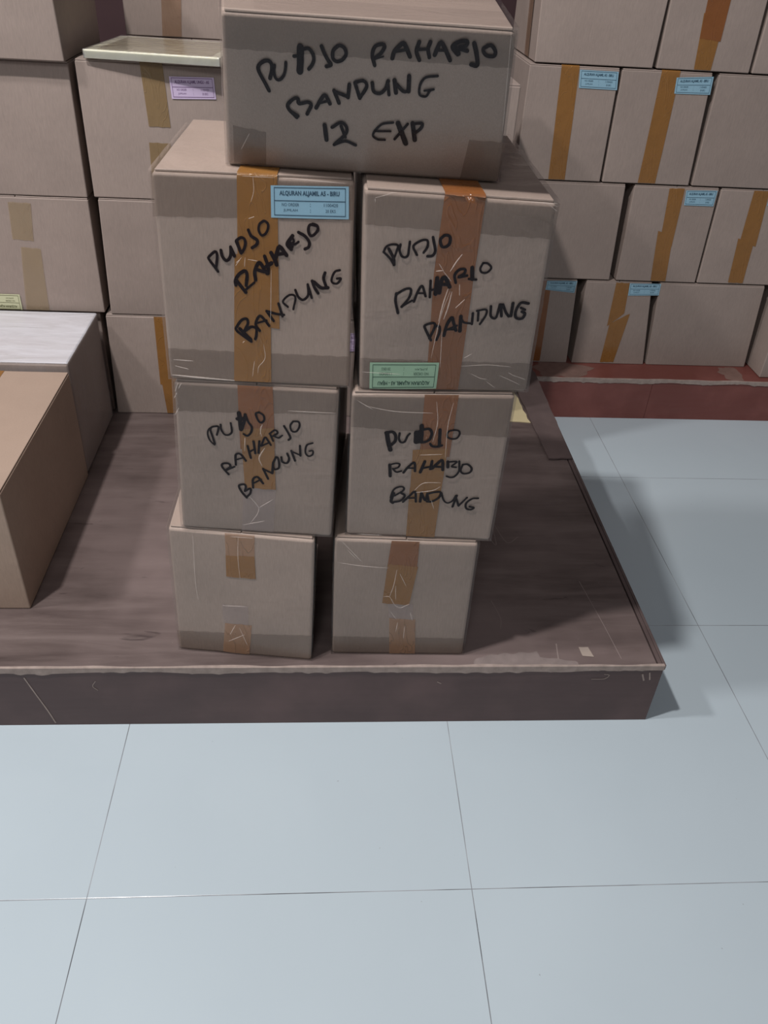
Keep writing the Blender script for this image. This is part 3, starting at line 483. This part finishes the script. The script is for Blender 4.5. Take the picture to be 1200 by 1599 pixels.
 'T': {'folds': [(.00129,[(-.14011,.04292),(-.15232,.02259)]),(.00104,[(.15825,.1744),(.16096,.14372),(.16754,.06346)])],'loc': [0.40307,.41159,.978],'yaw': -.09821,'c': [(-.17345,-.0,.0),(.17345,.0,.0),(-.1554,-.07443,.179),(.16374,-.08663,.179)],'h': 0.179,'tapes': [('clear',1,[(-.15444,.17707),(.16484,.17603),(.1664,.13737),(-.15854,.13757)],0),('clear',2,[(-.15949,.05113),(-.11924,.04591),(-.12379,.00259),(-.16477,.00318)],0),('clear',2,[(.12948,.05303),(.17404,.05285),(.17331,.00087),(.12409,.00089)],0)],'stick': [],'hw': [[(.00445,[(-.11069,.09534),(-.11501,.10469),(-.12013,.11528),(-.12051,.12112),(-.11527,.12626),(-.1089,.12809),(-.10509,.12496),(-.10524,.11816),(-.10824,.10911)]),(.00363,[(-.10159,.12373),(-.10303,.11634),(-.10137,.10954),(-.09729,.1083),(-.09215,.11308),(-.08948,.12011),(-.08836,.12743)]),(.00778,[(-.07077,.14452),(-.07172,.12988),(-.07294,.11918)]),(.00395,[(-.07856,.13469),(-.0734,.13548)]),(.00411,[(-.06784,.14284),(-.06171,.14368),(-.05738,.13927),(-.05618,.13274),(-.05853,.12686),(-.06238,.12227)]),(.00444,[(-.0469,.14688),(-.04365,.13917),(-.03979,.13279),(-.03684,.12867),(-.04206,.12642)]),(.00408,[(-.02871,.14844),(-.03388,.1435),(-.03459,.13595),(-.03059,.1324),(-.02441,.1342),(-.01974,.14015),(-.02118,.14658),(-.02618,.14905),(-.02973,.14791)])],[(.00414,[(.01251,.13105),(.00965,.1419),(.01273,.15049),(.02044,.15333),(.02311,.15112),(.01942,.14431),(.01171,.13777)]),(.00177,[(.01434,.13793),(.02215,.14084)]),(.00481,[(.03205,.13962),(.03434,.14701),(.04237,.15523),(.04569,.15366),(.05157,.14263)]),(.00325,[(.03371,.14637),(.04532,.14887)]),(.00443,[(.0609,.15811),(.05836,.14846),(.06228,.13963)]),(.00347,[(.06018,.15037),(.07112,.15162)]),(.0044,[(.07308,.15883),(.07112,.15162),(.07313,.14333)]),(.00475,[(.07876,.14609),(.08344,.15828),(.08752,.15617),(.09621,.1417)]),(.00323,[(.08026,.15098),(.09058,.1516)]),(.00447,[(.10396,.14822),(.09727,.15557),(.10497,.16132),(.11261,.16178),(.11186,.15763),(.10446,.15482),(.11383,.15241)]),(.00444,[(.09892,.15803),(.10518,.1489)]),(.00491,[(.12048,.16049),(.12452,.15007),(.12679,.13868),(.12019,.13889)]),(.00414,[(.13612,.15908),(.1309,.15522),(.135,.1495),(.14356,.14882),(.14472,.15368),(.13994,.15931),(.13484,.15901)])],[(.00435,[(-.0801,.06642),(-.08788,.07415),(-.08986,.08051),(-.08187,.08823),(-.07693,.08854),(-.07649,.08298),(-.06565,.08528),(-.06169,.08232),(-.06726,.07139)]),(.00399,[(-.08788,.07415),(-.07831,.0682)]),(.00462,[(-.05606,.07946),(-.04559,.09449),(-.03935,.08537)]),(.00328,[(-.05167,.08538),(-.04172,.08841)]),(.00446,[(-.03403,.1007),(-.02864,.08686)]),(.00415,[(-.03405,.09992),(-.01791,.09468)]),(.00437,[(-.01617,.10876),(-.01791,.09389)]),(.00437,[(-.00975,.11069),(-.00407,.09399)]),(.00409,[(-.00895,.11151),(-.00017,.11358),(.0039,.10773),(-.00407,.09399)]),(.00437,[(.01024,.11195),(.01203,.10284),(.01934,.10097),(.02561,.10679),(.0285,.11537)]),(.00401,[(.02773,.11456),(.02989,.10008)]),(.00497,[(.03561,.11657),(.03784,.10292)]),(.00435,[(.03821,.11218),(.0466,.10503),(.05216,.10615)]),(.00493,[(.05197,.1221),(.05221,.10538)]),(.00304,[(.08418,.1244),(.07098,.12179),(.06525,.11388),(.06525,.10311),(.07266,.10124),(.07695,.10772),(.0808,.1095)]),(.00252,[(.07056,.10732),(.08,.10945)])],[(.00542,[(-.04654,.05944),(-.04496,.04155)]),(.00406,[(-.03766,.05749),(-.02657,.06411),(-.01992,.05867),(-.02171,.05003),(-.03567,.03604)]),(.00382,[(-.03567,.03604),(-.02182,.04136),(-.00896,.03732)]),(.00404,[(-.02664,.05991),(-.02176,.04658)]),(.00301,[(.03613,.06824),(.02204,.0648),(.01224,.0523),(.01747,.04662),(.02686,.04638)]),(.00271,[(.01554,.05627),(.03323,.05745)]),(.00635,[(.042,.06779),(.05259,.04377)]),(.00332,[(.0537,.06773),(.03872,.04805)]),(.00565,[(.05946,.06894),(.06335,.04884)]),(.00401,[(.05868,.06806),(.07025,.06965),(.06986,.06377),(.06198,.05647)])]]},
}
WALL={
 'A1': {'loc': [-.349,1.262,.152],'yaw': 0.0,'c': [(-.151,0,0),(.151,0,0),(-.151,0,.278),(.151,0,.278)],'h': 0.278,'tapes': [],'stick': [],'hw': []},
 'A2': {'loc': [-.3405,1.247,.43],'yaw': 0.0,'c': [(-.1595,0,0),(.1595,0,0),(-.1595,0,.27199999999999996),(.1605,0,.27199999999999996)],'h': 0.272,'tapes': [('faint',2,[(-.01745,.25689),(.03272,.25599),(.02318,.17082),(-.02367,.17359)],0),('faint',2,[(-.00852,.15637),(.03574,.15344),(.02759,-.00174),(-.02701,-.00176)],0)],'stick': [('yellow',[(-.13293,.04166),(-.03481,.04158),(-.03548,.00125),(-.13629,.00143)],1)],'hw': []},
 'A3': {'loc': [-.34,1.247,.702],'yaw': 0.0,'c': [(-.16,0,0),(.16,0,0),(-.16,0,.273),(.162,0,.273)],'h': 0.273,'tapes': [],'stick': [],'hw': []},
 'A4': {'loc': [-.339,1.225,.975],'yaw': 0.0,'c': [(-.161,0,0),(.161,0,0),(-.161,0,.2799999999999999),(.152,0,.2799999999999999)],'h': 0.28,'tapes': [],'stick': [],'hw': []},
 'B1': {'loc': [-.0315,1.247,.152],'yaw': 0.0,'c': [(-.1565,0,0),(.1565,0,0),(-.1495,0,.275),(.1615,0,.275)],'h': 0.275,'tapes': [('amber',2,[(-.03318,.27384),(.02568,.27227),(.02083,.08212),(-.03614,.08628)],0),('amber',3,[(-.03254,.10476),(.02596,.10256),(.03377,.0027),(-.02679,.00136)],0)],'stick': [],'hw': []},
 'B2': {'loc': [-.012,1.247,.427],'yaw': 0.0,'c': [(-.155,0,0),(.155,0,0),(-.146,0,.27699999999999997),(.159,0,.27699999999999997)],'h': 0.277,'tapes': [],'stick': [],'hw': []},
 'B3': {'loc': [-.009,1.247,.704],'yaw': 0.0,'c': [(-.156,0,0),(.156,0,0),(-.155,0,.277),(.156,0,.277)],'h': 0.277,'tapes': [('olive',2,[(-.02314,.28081),(.02361,.28062),(.02911,.15273),(-.01701,.15333)],1),('olive',2,[(-.02071,.12106),(.02589,.12039),(.02212,.01096),(-.02329,.01201)],0)],'stick': [('purple',[(.03501,.25163),(.12765,.25341),(.13017,.21222),(.03742,.20939)],0)],'hw': []},
 'C1': {'loc': [0.2915,1.249,.152],'yaw': 0.0,'c': [(-.1565,0,0),(.1565,0,0),(-.1565,0,.275),(.1565,0,.275)],'h': 0.275,'tapes': [],'stick': [('purple',[(.1193,.24117),(.22338,.24242),(.22278,.19308),(.12054,.19207)],0)],'hw': []},
 'C2': {'loc': [0.3085,1.25,.427],'yaw': 0.0,'c': [(-.1565,0,0),(.1565,0,0),(-.1565,0,.27699999999999997),(.1565,0,.27699999999999997)],'h': 0.277,'tapes': [],'stick': [],'hw': []},
 'C3': {'loc': [0.3075,1.25,.704],'yaw': 0.0,'c': [(-.1525,0,0),(.1525,0,0),(-.1525,0,.277),(.1525,0,.277)],'h': 0.277,'tapes': [],'stick': [],'hw': []},
 'D1': {'loc': [0.6115,1.249,.152],'yaw': 0.0,'c': [(-.1565,0,0),(.1565,0,0),(-.1565,0,.273),(.1565,0,.273)],'h': 0.273,'tapes': [],'stick': [],'hw': []},
 'D2': {'loc': [0.6205,1.25,.425],'yaw': 0.0,'c': [(-.1505,0,0),(.1505,0,0),(-.1505,0,.27499999999999997),(.1505,0,.27499999999999997)],'h': 0.275,'tapes': [],'stick': [],'hw': []},
 'D3': {'loc': [0.619,1.247,.7],'yaw': 0.0,'c': [(-.153,0,0),(.153,0,0),(-.153,0,.274),(.153,0,.274)],'h': 0.274,'tapes': [],'stick': [],'hw': []},
 'R1a': {'loc': [1.007,1.65,.137],'yaw': 0.0,'c': [(-.117,0,0),(.117,0,0),(-.122,0,.26999999999999996),(.102,0,.26999999999999996)],'h': 0.27,'tapes': [('red',2,[(-.00424,.26422),(.02281,.2651),(.02944,.00519),(-.00548,.00426)],0)],'stick': [('blue',[(.00928,.26466),(.10029,.26762),(.09782,.22995),(.0082,.23705)],0)],'hw': []},
 'R1b': {'loc': [1.2575,1.65,.137],'yaw': 0.0,'c': [(-.1175,0,0),(.1175,0,0),(-.1205,0,.26999999999999996),(.0805,0,.26999999999999996)],'h': 0.27,'tapes': [('amber',2,[(-.03019,.26562),(.01134,.26499),(.01553,.17014),(-.02946,.12708)],0),('amber',3,[(-.02322,.13567),(.03357,.17068),(.01764,.00708),(-.02601,.00593)],0)],'stick': [('blue',[(.01134,.26499),(.10803,.26614),(.10936,.2302),(.01427,.2272)],0)],'hw': []},
 'R1c': {'loc': [1.5475,1.65,.137],'yaw': 0.0,'c': [(-.1635,0,0),(.1635,0,0),(-.1855,0,.26999999999999996),(.1435,0,.26999999999999996)],'h': 0.27,'tapes': [],'stick': [],'hw': []},
 'R2a': {'loc': [1.037,1.65,.409],'yaw': 0.0,'c': [(-.167,0,0),(.167,0,0),(-.167,0,.2750000000000001),(.155,0,.2750000000000001)],'h': 0.275,'tapes': [],'stick': [],'hw': []},
 'R2b': {'loc': [1.3465,1.65,.409],'yaw': 0.0,'c': [(-.1225,0,0),(.1225,0,0),(-.1285,0,.2750000000000001),(.1165,0,.2750000000000001)],'h': 0.275,'tapes': [('amber',2,[(-.02805,.26816),(.01602,.26986),(.02087,.10609),(-.01933,.14186)],0),('amber',3,[(-.03114,.15062),(.01726,.13393),(.0293,.00041),(-.01637,.00091)],0)],'stick': [('blue',[(.02113,.26486),(.11178,.26749),(.11159,.22443),(.0248,.22472)],0)],'hw': []},
 'R2c': {'loc': [1.5975,1.65,.409],'yaw': 0.0,'c': [(-.1225,0,0),(.1225,0,0),(-.1275,0,.2750000000000001),(.1185,0,.2750000000000001)],'h': 0.275,'tapes': [('amber',2,[(-.03258,.2742),(.01203,.27592),(.02227,.11489),(-.03014,.13184)],0),('amber',3,[(-.03768,.13717),(.01338,.124),(.0188,.00424),(-.02754,.00473)],0)],'stick': [('blue',[(.01507,.27255),(.10154,.27413),(.11002,.23021),(.01757,.2321)],0)],'hw': []},
 'R3a': {'loc': [0.995,1.65,.686],'yaw': 0.0,'c': [(-.121,0,0),(.121,0,0),(-.121,0,.2819999999999999),(.116,0,.2819999999999999)],'h': 0.282,'tapes': [('amber',2,[(-.03857,.28318),(.00828,.28386),(.02061,-.00346),(-.02556,-.00356)],1)],'stick': [('blue',[(.01043,.27301),(.11291,.27252),(.11793,.22999),(.01533,.231)],0)],'hw': []},
 'R3b': {'loc': [1.247,1.65,.686],'yaw': 0.0,'c': [(-.124,0,0),(.124,0,0),(-.129,0,.2819999999999999),(.112,0,.2819999999999999)],'h': 0.282,'tapes': [('amber',2,[(-.02532,.27767),(.02415,.27843),(.02617,-.00542),(-.02355,-.00563)],1)],'stick': [('blue',[(.01717,.26625),(.11539,.2726),(.11766,.23004),(.02038,.2288)],0)],'hw': []},
 'R3c': {'loc': [1.545,1.65,.686],'yaw': 0.0,'c': [(-.165,0,0),(.165,0,0),(-.168,0,.2819999999999999),(.165,0,.2819999999999999)],'h': 0.282,'tapes': [],'stick': [],'hw': []},
 'R4a': {'loc': [1.04,1.65,.97],'yaw': 0.0,'c': [(-.155,0,0),(.155,0,0),(-.165,0,.28),(.16,0,.28)],'h': 0.28,'tapes': [],'stick': [],'hw': []},
 'R4b': {'loc': [1.33,1.65,.97],'yaw': 0.0,'c': [(-.124,0,0),(.124,0,0),(-.126,0,.28),(.118,0,.28)],'h': 0.28,'tapes': [('red',3,[(-.03523,.20848),(.02551,.21153),(.02547,.06798),(-.02987,.07249)],0),('amber',2,[(-.03435,.12807),(.02128,.13076),(.01967,-.0035),(-.02494,-.00404)],0)],'stick': [],'hw': []},
 'R4c': {'loc': [1.621,1.65,.97],'yaw': 0.0,'c': [(-.159,0,0),(.159,0,0),(-.159,0,.28),(.159,0,.28)],'h': 0.28,'tapes': [],'stick': [],'hw': []},
 'C4': {'loc': [0.0235,1.63,.985],'yaw': 0.0,'c': [(-.1565,0,0),(.1565,0,0),(-.1565,0,.2799999999999999),(.1565,0,.2799999999999999)],'h': 0.28,'tapes': [('brown',2,[(-.05957,.15273),(-.01228,.15513),(-.02399,-.00428),(-.07018,-.00372)],0)],'stick': [],'hw': []},
}

# ---------------------------------------------------------------- setting
def struct(name, bm, mat):
    o = from_bm(name, bm, mat); o['kind'] = 'structure'; return o
bm = bmesh.new(); add_box(bm, -4.2, 4.8, -4.2, 3.0, -.05, 0); struct('floor', bm, FLOOR)
bm = bmesh.new(); add_box(bm, -4.2, 4.8, 2.35, 2.5, 0, 3.1); struct('wall_back', bm, WALLM)

# ---------------------------------------------------------------- platforms
def ragged_strip(bm, x0, x1, y, zt, h, amp, seed, n=220, yt=.004):
    prev = None
    for i in range(n+1):
        x = lerp(x0, x1, i/n)
        lo = zt - h + amp*noise.noise(Vector((x*9, seed, 0))) - amp*.9*max(0, noise.noise(Vector((x*55, seed+4, 0)))) 
        bk = yt + .6*amp*noise.noise(Vector((x*13, seed+7, 0)))
        a = bm.verts.new((x, y, lo)); b = bm.verts.new((x, y, zt + .0004)); c = bm.verts.new((x, y + .001 + bk, zt + .0006))
        if prev: bm.faces.new((prev[0], a, b, prev[1])); bm.faces.new((prev[1], b, c, prev[2]))
        prev = (a, b, c)
def scratch(bm, pts, y, w=.0008):
    P = catmull(pts, .004)
    for a, b in zip(P, P[1:]):
        d = (b-a).normalized(); n_ = Vector((-d.y, d.x))*w
        bm.faces.new([bm.verts.new((q.x, y, q.y)) for q in (a+n_, a-n_, b-n_, b+n_)])
def scratch_top(bm, pts, z, w=.0008):
    P = catmull(pts, .004)
    for a, b in zip(P, P[1:]):
        d = (b-a).normalized(); n_ = Vector((-d.y, d.x))*w
        bm.faces.new([bm.verts.new((q.x, q.y, z)) for q in (a+n_, a-n_, b-n_, b+n_)])
plat = thing('wooden_platform', 'low dark brown plywood platform carrying the front stack of boxes, with worn pale edges', 'platform', (0, .333, 0))
Y0 = 0.0; XR = .995; XL = -1.5; YE = 1.62 - .333
def P_obj(name, mat, boxes, bev=0, label=None):
    bm = bmesh.new()
    for b in boxes: add_box(bm, *b)
    o = from_bm(name, bm, mat, plat)
    if bev: bevel_mod(o, bev, 2)
    if label: o['label'] = label
    return o
P_obj('top_panel', PLY_TOP, [(XL, XR-.016, Y0+.002, YE, .140, .152)], .0008)
P_obj('front_panel', LAM, [(XL, XR-.002, Y0+.003, Y0+.015, 0, .1395)], .0008, 'maroon brown front board')
P_obj('side_panel', LAM, [(XR-.0155, XR-.002, Y0+.0155, YE, 0, .1395)], .0008)
P_obj('edge_trim', PLY_STRIP, [(XR-.0130, XR-.0055, Y0+.004, YE-.03, .140, .1522), (XR-.0048, XR+.001, Y0+.003, YE-.03, .1405, .1521)], .001, 'narrow worn trim strips along the right edge')
bm = bmesh.new(); ragged_strip(bm, XL, XR-.002, Y0+.0012, .152, .012, .006, 1.3, 420); o = from_bm('worn_edge', bm, PLY_EDGE, plat); o['label'] = 'chipped pale plywood along the front top edge'
for pts, w in (([(-.167, .128), (-.155, .085), (-.142, .04), (-.134, .006)], .0012), ([(-.045, .118), (-.052, .105), (-.044, .094)], .0007),
               ([(.86, .117), (.885, .118), (.892, .128), (.882, .130)], .0008), ([(.955, .130), (.962, .112)], .0016), ([(.968, .134), (.973, .114)], .0013), ([(.57, .112), (.578, .107)], .001)):
    bm = bmesh.new(); scratch(bm, pts, Y0+.0024, w); o = from_bm('scratch', bm, PLY_EDGE, plat); o['label'] = 'pale scratch on the front board'
for pts, w in (([(.80, .06), (.795, .02)], .0011), ([(.915, .02), (.905, .12), (.89, .24)], .0006), ([(.70, .10), (.705, .13), (.695, .18)], .0007), ([(.72, .40), (.735, .36), (.74, .44), (.76, .37), (.79, .39)], .0006)):
    bm = bmesh.new(); scratch_top(bm, pts, .15225, w); o = from_bm('scratch', bm, plain('pale_scuff', (.24, .19, .175, 1), .8, .2), plat); o['label'] = 'pale scuff on the top'
bm = bmesh.new()
prev = None
for i in range(61):                                   # scuffed bare patch behind the front edge
    x = lerp(.635, .83, i/60); dpt = .012 + .026*math.sin(math.pi*i/60)**.5*(1 + .5*noise.noise(Vector((x*40, 2, 0)))) * (1 if x < .76 else .45)
    a = bm.verts.new((x, .003, .1522)); b = bm.verts.new((x, dpt, .1522))
    if prev: bm.faces.new((prev[0], a, b, prev[1]))
    prev = (a, b)
o = from_bm('bare_patch', bm, plain('peeled_grey_ply', (.20, .16, .148, 1), .75, .3, .3, 40), plat); o['label'] = 'patch where the brown film has peeled off'

back = thing('wooden_platform', 'low red brown platform under the right wall of boxes, chipped along its top edge', 'platform', (1.6, 1.54, 0))
def B_obj(name, mat, boxes, bev=0, label=None):
    bm = bmesh.new()
    for b in boxes: add_box(bm, *b)
    o = from_bm(name, bm, mat, back)
    if bev: bevel_mod(o, bev, 2)
    if label: o['label'] = label
B_obj('top_panel', LAM_RED, [(-.60, 1.6, .002, .62, .125, .137)], .0008)
B_obj('front_panel', LAM_RED, [(-.60, -.225, .003, .015, 0, .1245), (-.224, 1.6, .0036, .015, 0, .1245)], .0006, 'two red brown front boards butted together')
B_obj('side_panel', LAM_RED, [(-.60, -.588, .0155, .62, 0, .1245)], .0006)
bm = bmesh.new(); ragged_strip(bm, -.598, 1.6, .0012, .137, .011, .007, 5.1, 260, .005); o = from_bm('worn_edge', bm, PLY_EDGE, back); o['label'] = 'chipped pale plywood along the top edge'
for cx, cy, rx, ry, sd in ((.045, .055, .035, .05, 1), (-.50, .06, .09, .055, 2)):
    bm = bmesh.new(); vs = []
    for q in range(28):
        a = q*math.tau/28; k = 1 + .45*noise.noise(Vector((math.cos(a)*2, math.sin(a)*2, sd)))
        vs.append(bm.verts.new((cx + rx*k*math.cos(a), max(.004, cy + ry*k*math.sin(a)), .1374)))
    bm.faces.new(vs)
    o = from_bm('bare_patch', bm, PLY_BARE, back); o['label'] = 'torn patch of bare plywood'

# strip and scraps lying on the main platform
def slab(name, label, cat, quad, z0, z1, mat, seg=14, jag=.0):
    cx = sum(q[0] for q in quad)/4; cy = sum(q[1] for q in quad)/4
    bm = bmesh.new(); top, bot = [], []
    for e in range(4):
        a, b = Vector(quad[e]), Vector(quad[(e+1)%4])
        for i in range(seg):
            p = a.lerp(b, i/seg); d = (b-a).normalized()
            k = jag*noise.noise(Vector((p.x*45, p.y*45, e)))
            p = p + Vector((-d.y, d.x))*k
            top.append(bm.verts.new((p.x-cx, p.y-cy, z1-z0))); bot.append(bm.verts.new((p.x-cx, p.y-cy, 0)))
    bm.faces.new(top); bm.faces.new(bot[::-1]); n = len(top)
    for i in range(n): bm.faces.new((bot[i], bot[(i+1)%n], top[(i+1)%n], top[i]))
    o = from_bm(name, bm, mat); o.location = (cx, cy, z0); o['label'] = label; o['category'] = cat
    return o
slab('plywood_strip', 'dark brown plywood strip lying along the right edge of the main platform, far end', 'board', [(.929, 1.043), (.990, 1.046), (.995, 1.536), (.912, 1.536)], .1545, .1585, PLY_STRIP, 18, .003)
slab('cardboard_scrap', 'pale yellow cardboard scrap lying on the platform beside the plywood strip', 'scrap', [(.80, 1.245), (.920, 1.232), (.905, 1.46), (.80, 1.46)], .1522, .1542, plain('pale_yellow_card', (.50, .42, .25, 1), .8, .2), 10, .004)
slab('masking_tape_piece', 'small beige tape piece stuck near the front right corner of the platform', 'tape', [(.843, .360), (.864, .358), (.859, .383), (.840, .383)], .1526, .1532, plain('beige_tape', (.33, .27, .23, 1), .7, .2), 8, .001)

# ---------------------------------------------------------------- front stack of seven handwritten cartons
G1 = 'cartons in the front double stack'
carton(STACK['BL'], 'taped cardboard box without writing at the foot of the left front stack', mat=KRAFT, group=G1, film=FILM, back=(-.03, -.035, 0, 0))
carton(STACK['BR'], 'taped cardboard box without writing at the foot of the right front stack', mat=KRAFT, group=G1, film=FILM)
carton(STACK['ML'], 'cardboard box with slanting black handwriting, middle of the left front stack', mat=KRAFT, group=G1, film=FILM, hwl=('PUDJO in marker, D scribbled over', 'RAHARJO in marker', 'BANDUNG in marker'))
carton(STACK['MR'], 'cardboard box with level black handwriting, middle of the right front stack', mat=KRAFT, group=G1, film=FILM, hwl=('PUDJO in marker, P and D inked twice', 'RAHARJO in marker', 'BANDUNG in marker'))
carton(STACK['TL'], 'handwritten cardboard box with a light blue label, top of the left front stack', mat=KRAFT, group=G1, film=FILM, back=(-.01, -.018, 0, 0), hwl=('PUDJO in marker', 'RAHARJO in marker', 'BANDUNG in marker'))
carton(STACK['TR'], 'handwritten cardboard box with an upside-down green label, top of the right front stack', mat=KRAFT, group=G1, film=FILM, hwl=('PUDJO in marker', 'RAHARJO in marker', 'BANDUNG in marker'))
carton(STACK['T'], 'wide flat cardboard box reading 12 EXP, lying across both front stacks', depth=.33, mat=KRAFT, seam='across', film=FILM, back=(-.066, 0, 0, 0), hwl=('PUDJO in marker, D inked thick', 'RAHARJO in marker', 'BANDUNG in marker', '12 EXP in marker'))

# ---------------------------------------------------------------- boxes at the left edge
d, dep = simple(-.62, -.194, .487, .946, .1524, .420)
root, bx = carton(d, 'large tan cardboard box on the platform in the left foreground', depth=dep, mat=KRAFT_TAN)
bm = bmesh.new()
add_box(bm, .031, .079, .02, .457, d['h'] - .0013, d['h'] - .0007); o = from_bm('packing_tape', bm, TAPE['amber'], root); o['label'] = 'amber packing tape'
d, dep = simple(-.62, -.197, .956, 1.232, .152, .436)
carton(d, 'cardboard box under plastic film with a painted ceiling sheen on top, behind the large tan box', depth=dep, mat=KRAFT_WALL, film=FILM_TOP_SHEEN, seam='across')

# ---------------------------------------------------------------- left wall of boxes
GL = 'cartons in the left wall of boxes'
LBL = {
'A1': 'wall box at the foot of the leftmost column, behind the film-wrapped box',
'A2': 'leftmost column wall box with a yellow green label, just above the film-wrapped box',
'A3': 'plain wall box in the leftmost column, above the one with the yellow green label',
'A4': 'pinkish wall box at the top left corner, its right side showing',
'B1': 'wall box with amber tape standing on the platform left of the front stack',
'B2': 'plain wall box directly under the box with the lilac label',
'B3': 'wall box with a lilac label, the pale flat pack lying on top of it',
'C1': 'wall box with a lilac label glimpsed through the gap between the front stacks',
'C2': 'wall box behind the front stacks, second from the platform, left of two',
'C3': 'wall box behind the front stacks at their top height, left of two',
'D1': 'wall box on the platform behind the right front stack',
'D2': 'wall box behind the right front stack, second from the platform',
'D3': 'wall box whose corner peeks out right of the box reading 12 EXP',
}
for k, l in LBL.items():
    pla = k[0] == 'A'
    carton(WALL[k], l, depth=.325, mat=KRAFT_WALL, group=GL, n=8)
# second row behind, only its top box shows
for i in range(3):
    dd, dep = simple(-.133, .18, 1.63, 1.95, .152 + i*.2775, .152 + (i+1)*.2775)
    carton(dd, ('hidden box at the foot', 'hidden box second from the foot', 'hidden box third from the foot')[i] + ' of the column behind the box with flat pack', depth=dep, group='cartons behind the left wall', n=4)
WALL['C4']['loc'] = (WALL['C4']['loc'][0], 1.63, .9845)
carton(WALL['C4'], 'box with brown tape at the top edge, standing further back than the pale flat pack', depth=.32, group='cartons behind the left wall', n=6)
bm = bmesh.new(); add_box(bm, -1.5, .45, 1.63, 2.3, 0, .152)
o = from_bm('wooden_platform', bm, PLY_TOP); o['label'] = 'low dark platform section behind the left wall of boxes'; o['category'] = 'platform'

# flat pack of sheets on the lilac-labelled box
fp = thing('flat_paper_pack', 'pale yellow flat pack of sheets wrapped in plastic, lying on the lilac-labelled box', 'paper pack', (.0, 1.225, .9815), -.10)
Lw, Dw, Hw = .278, .255, .018
bm = bmesh.new(); add_box(bm, -.141, .137, 0, Dw, .0012, .0165)
o = from_bm('paper_stack', bm, plain('pale_cream_paper', (.80, .77, .60, 1), .6, .3, .04), fp); bevel_mod(o, .0012, 2)
bm = bmesh.new(); add_box(bm, -.1428, .1388, -.0018, Dw+.0018, .0006, .0178)
o = from_bm('plastic_wrap', bm, film_mat('pack_film', .18, 1.3, (20, 20, 20), .4, .7, .4), fp); bevel_mod(o, .0015, 2); o['label'] = 'clear plastic film'
bm = bmesh.new(); add_box(bm, -.120, .118, .02, Dw-.02, .0166, .0172)
from_bm('cover_sheet', bm, plain('yellowish_cover', (.45, .40, .24, 1), .5, .3, .2, 9), fp)

# ---------------------------------------------------------------- right wall of boxes
GR = 'cartons in the right wall of boxes'
RL = {
'R1a': 'bottom row wall box with its blue label half hidden by the right front stack',
'R1b': 'bottom row wall box with stepped amber tape and a blue label under the box seam',
'R1c': 'plain wall box in the bottom row, right of the taped one with a blue label',
'R2a': 'plain wall box just right of the front stack, second row from the red platform',
'R2b': 'second row wall box with a blue label at its top right corner and stepped tape',
'R2c': 'second row wall box cut by the photo\'s right edge, amber tape down its front',
'R3a': 'third row wall box with straight amber tape and a blue label, left of the pair',
'R3b': 'third row wall box with slanting amber tape and a blue label, right of the pair',
'R3c': 'plain third row wall box cut by the right edge of the photo',
'R4a': 'plain top row wall box above the pair with blue labels, tape on its left side',
'R4b': 'top row wall box with reddish brown tape down its front',
'R4c': 'top row wall box in the upper right corner of the photo',
}
for k, l in RL.items():
    root, bx = carton(WALL[k], l, depth=.335, mat=KRAFT_WALL, group=GR, n=8, seam='across' if k in ('R1c', 'R2a', 'R3c', 'R4a', 'R4c') else 'depth')
    if k == 'R4a':
        bm = bmesh.new(); xl = bx.bl.x - .0030
        vs = [bm.verts.new(p) for p in ((xl, .075, .004), (xl, .125, .004), (xl - .010, .125, bx.h-.006), (xl - .010, .075, bx.h-.006))]
        bm.faces.new(vs); o = from_bm('packing_tape', bm, TAPE['brown'], root); o['label'] = 'brown packing tape on the left side'
dd, dep = simple(1.728, 2.04, 1.575, 1.91, .138, .408)
carton(dd, 'bottom row box at the right photo edge, pushed further forward than its neighbours', depth=dep, group=GR, n=8)
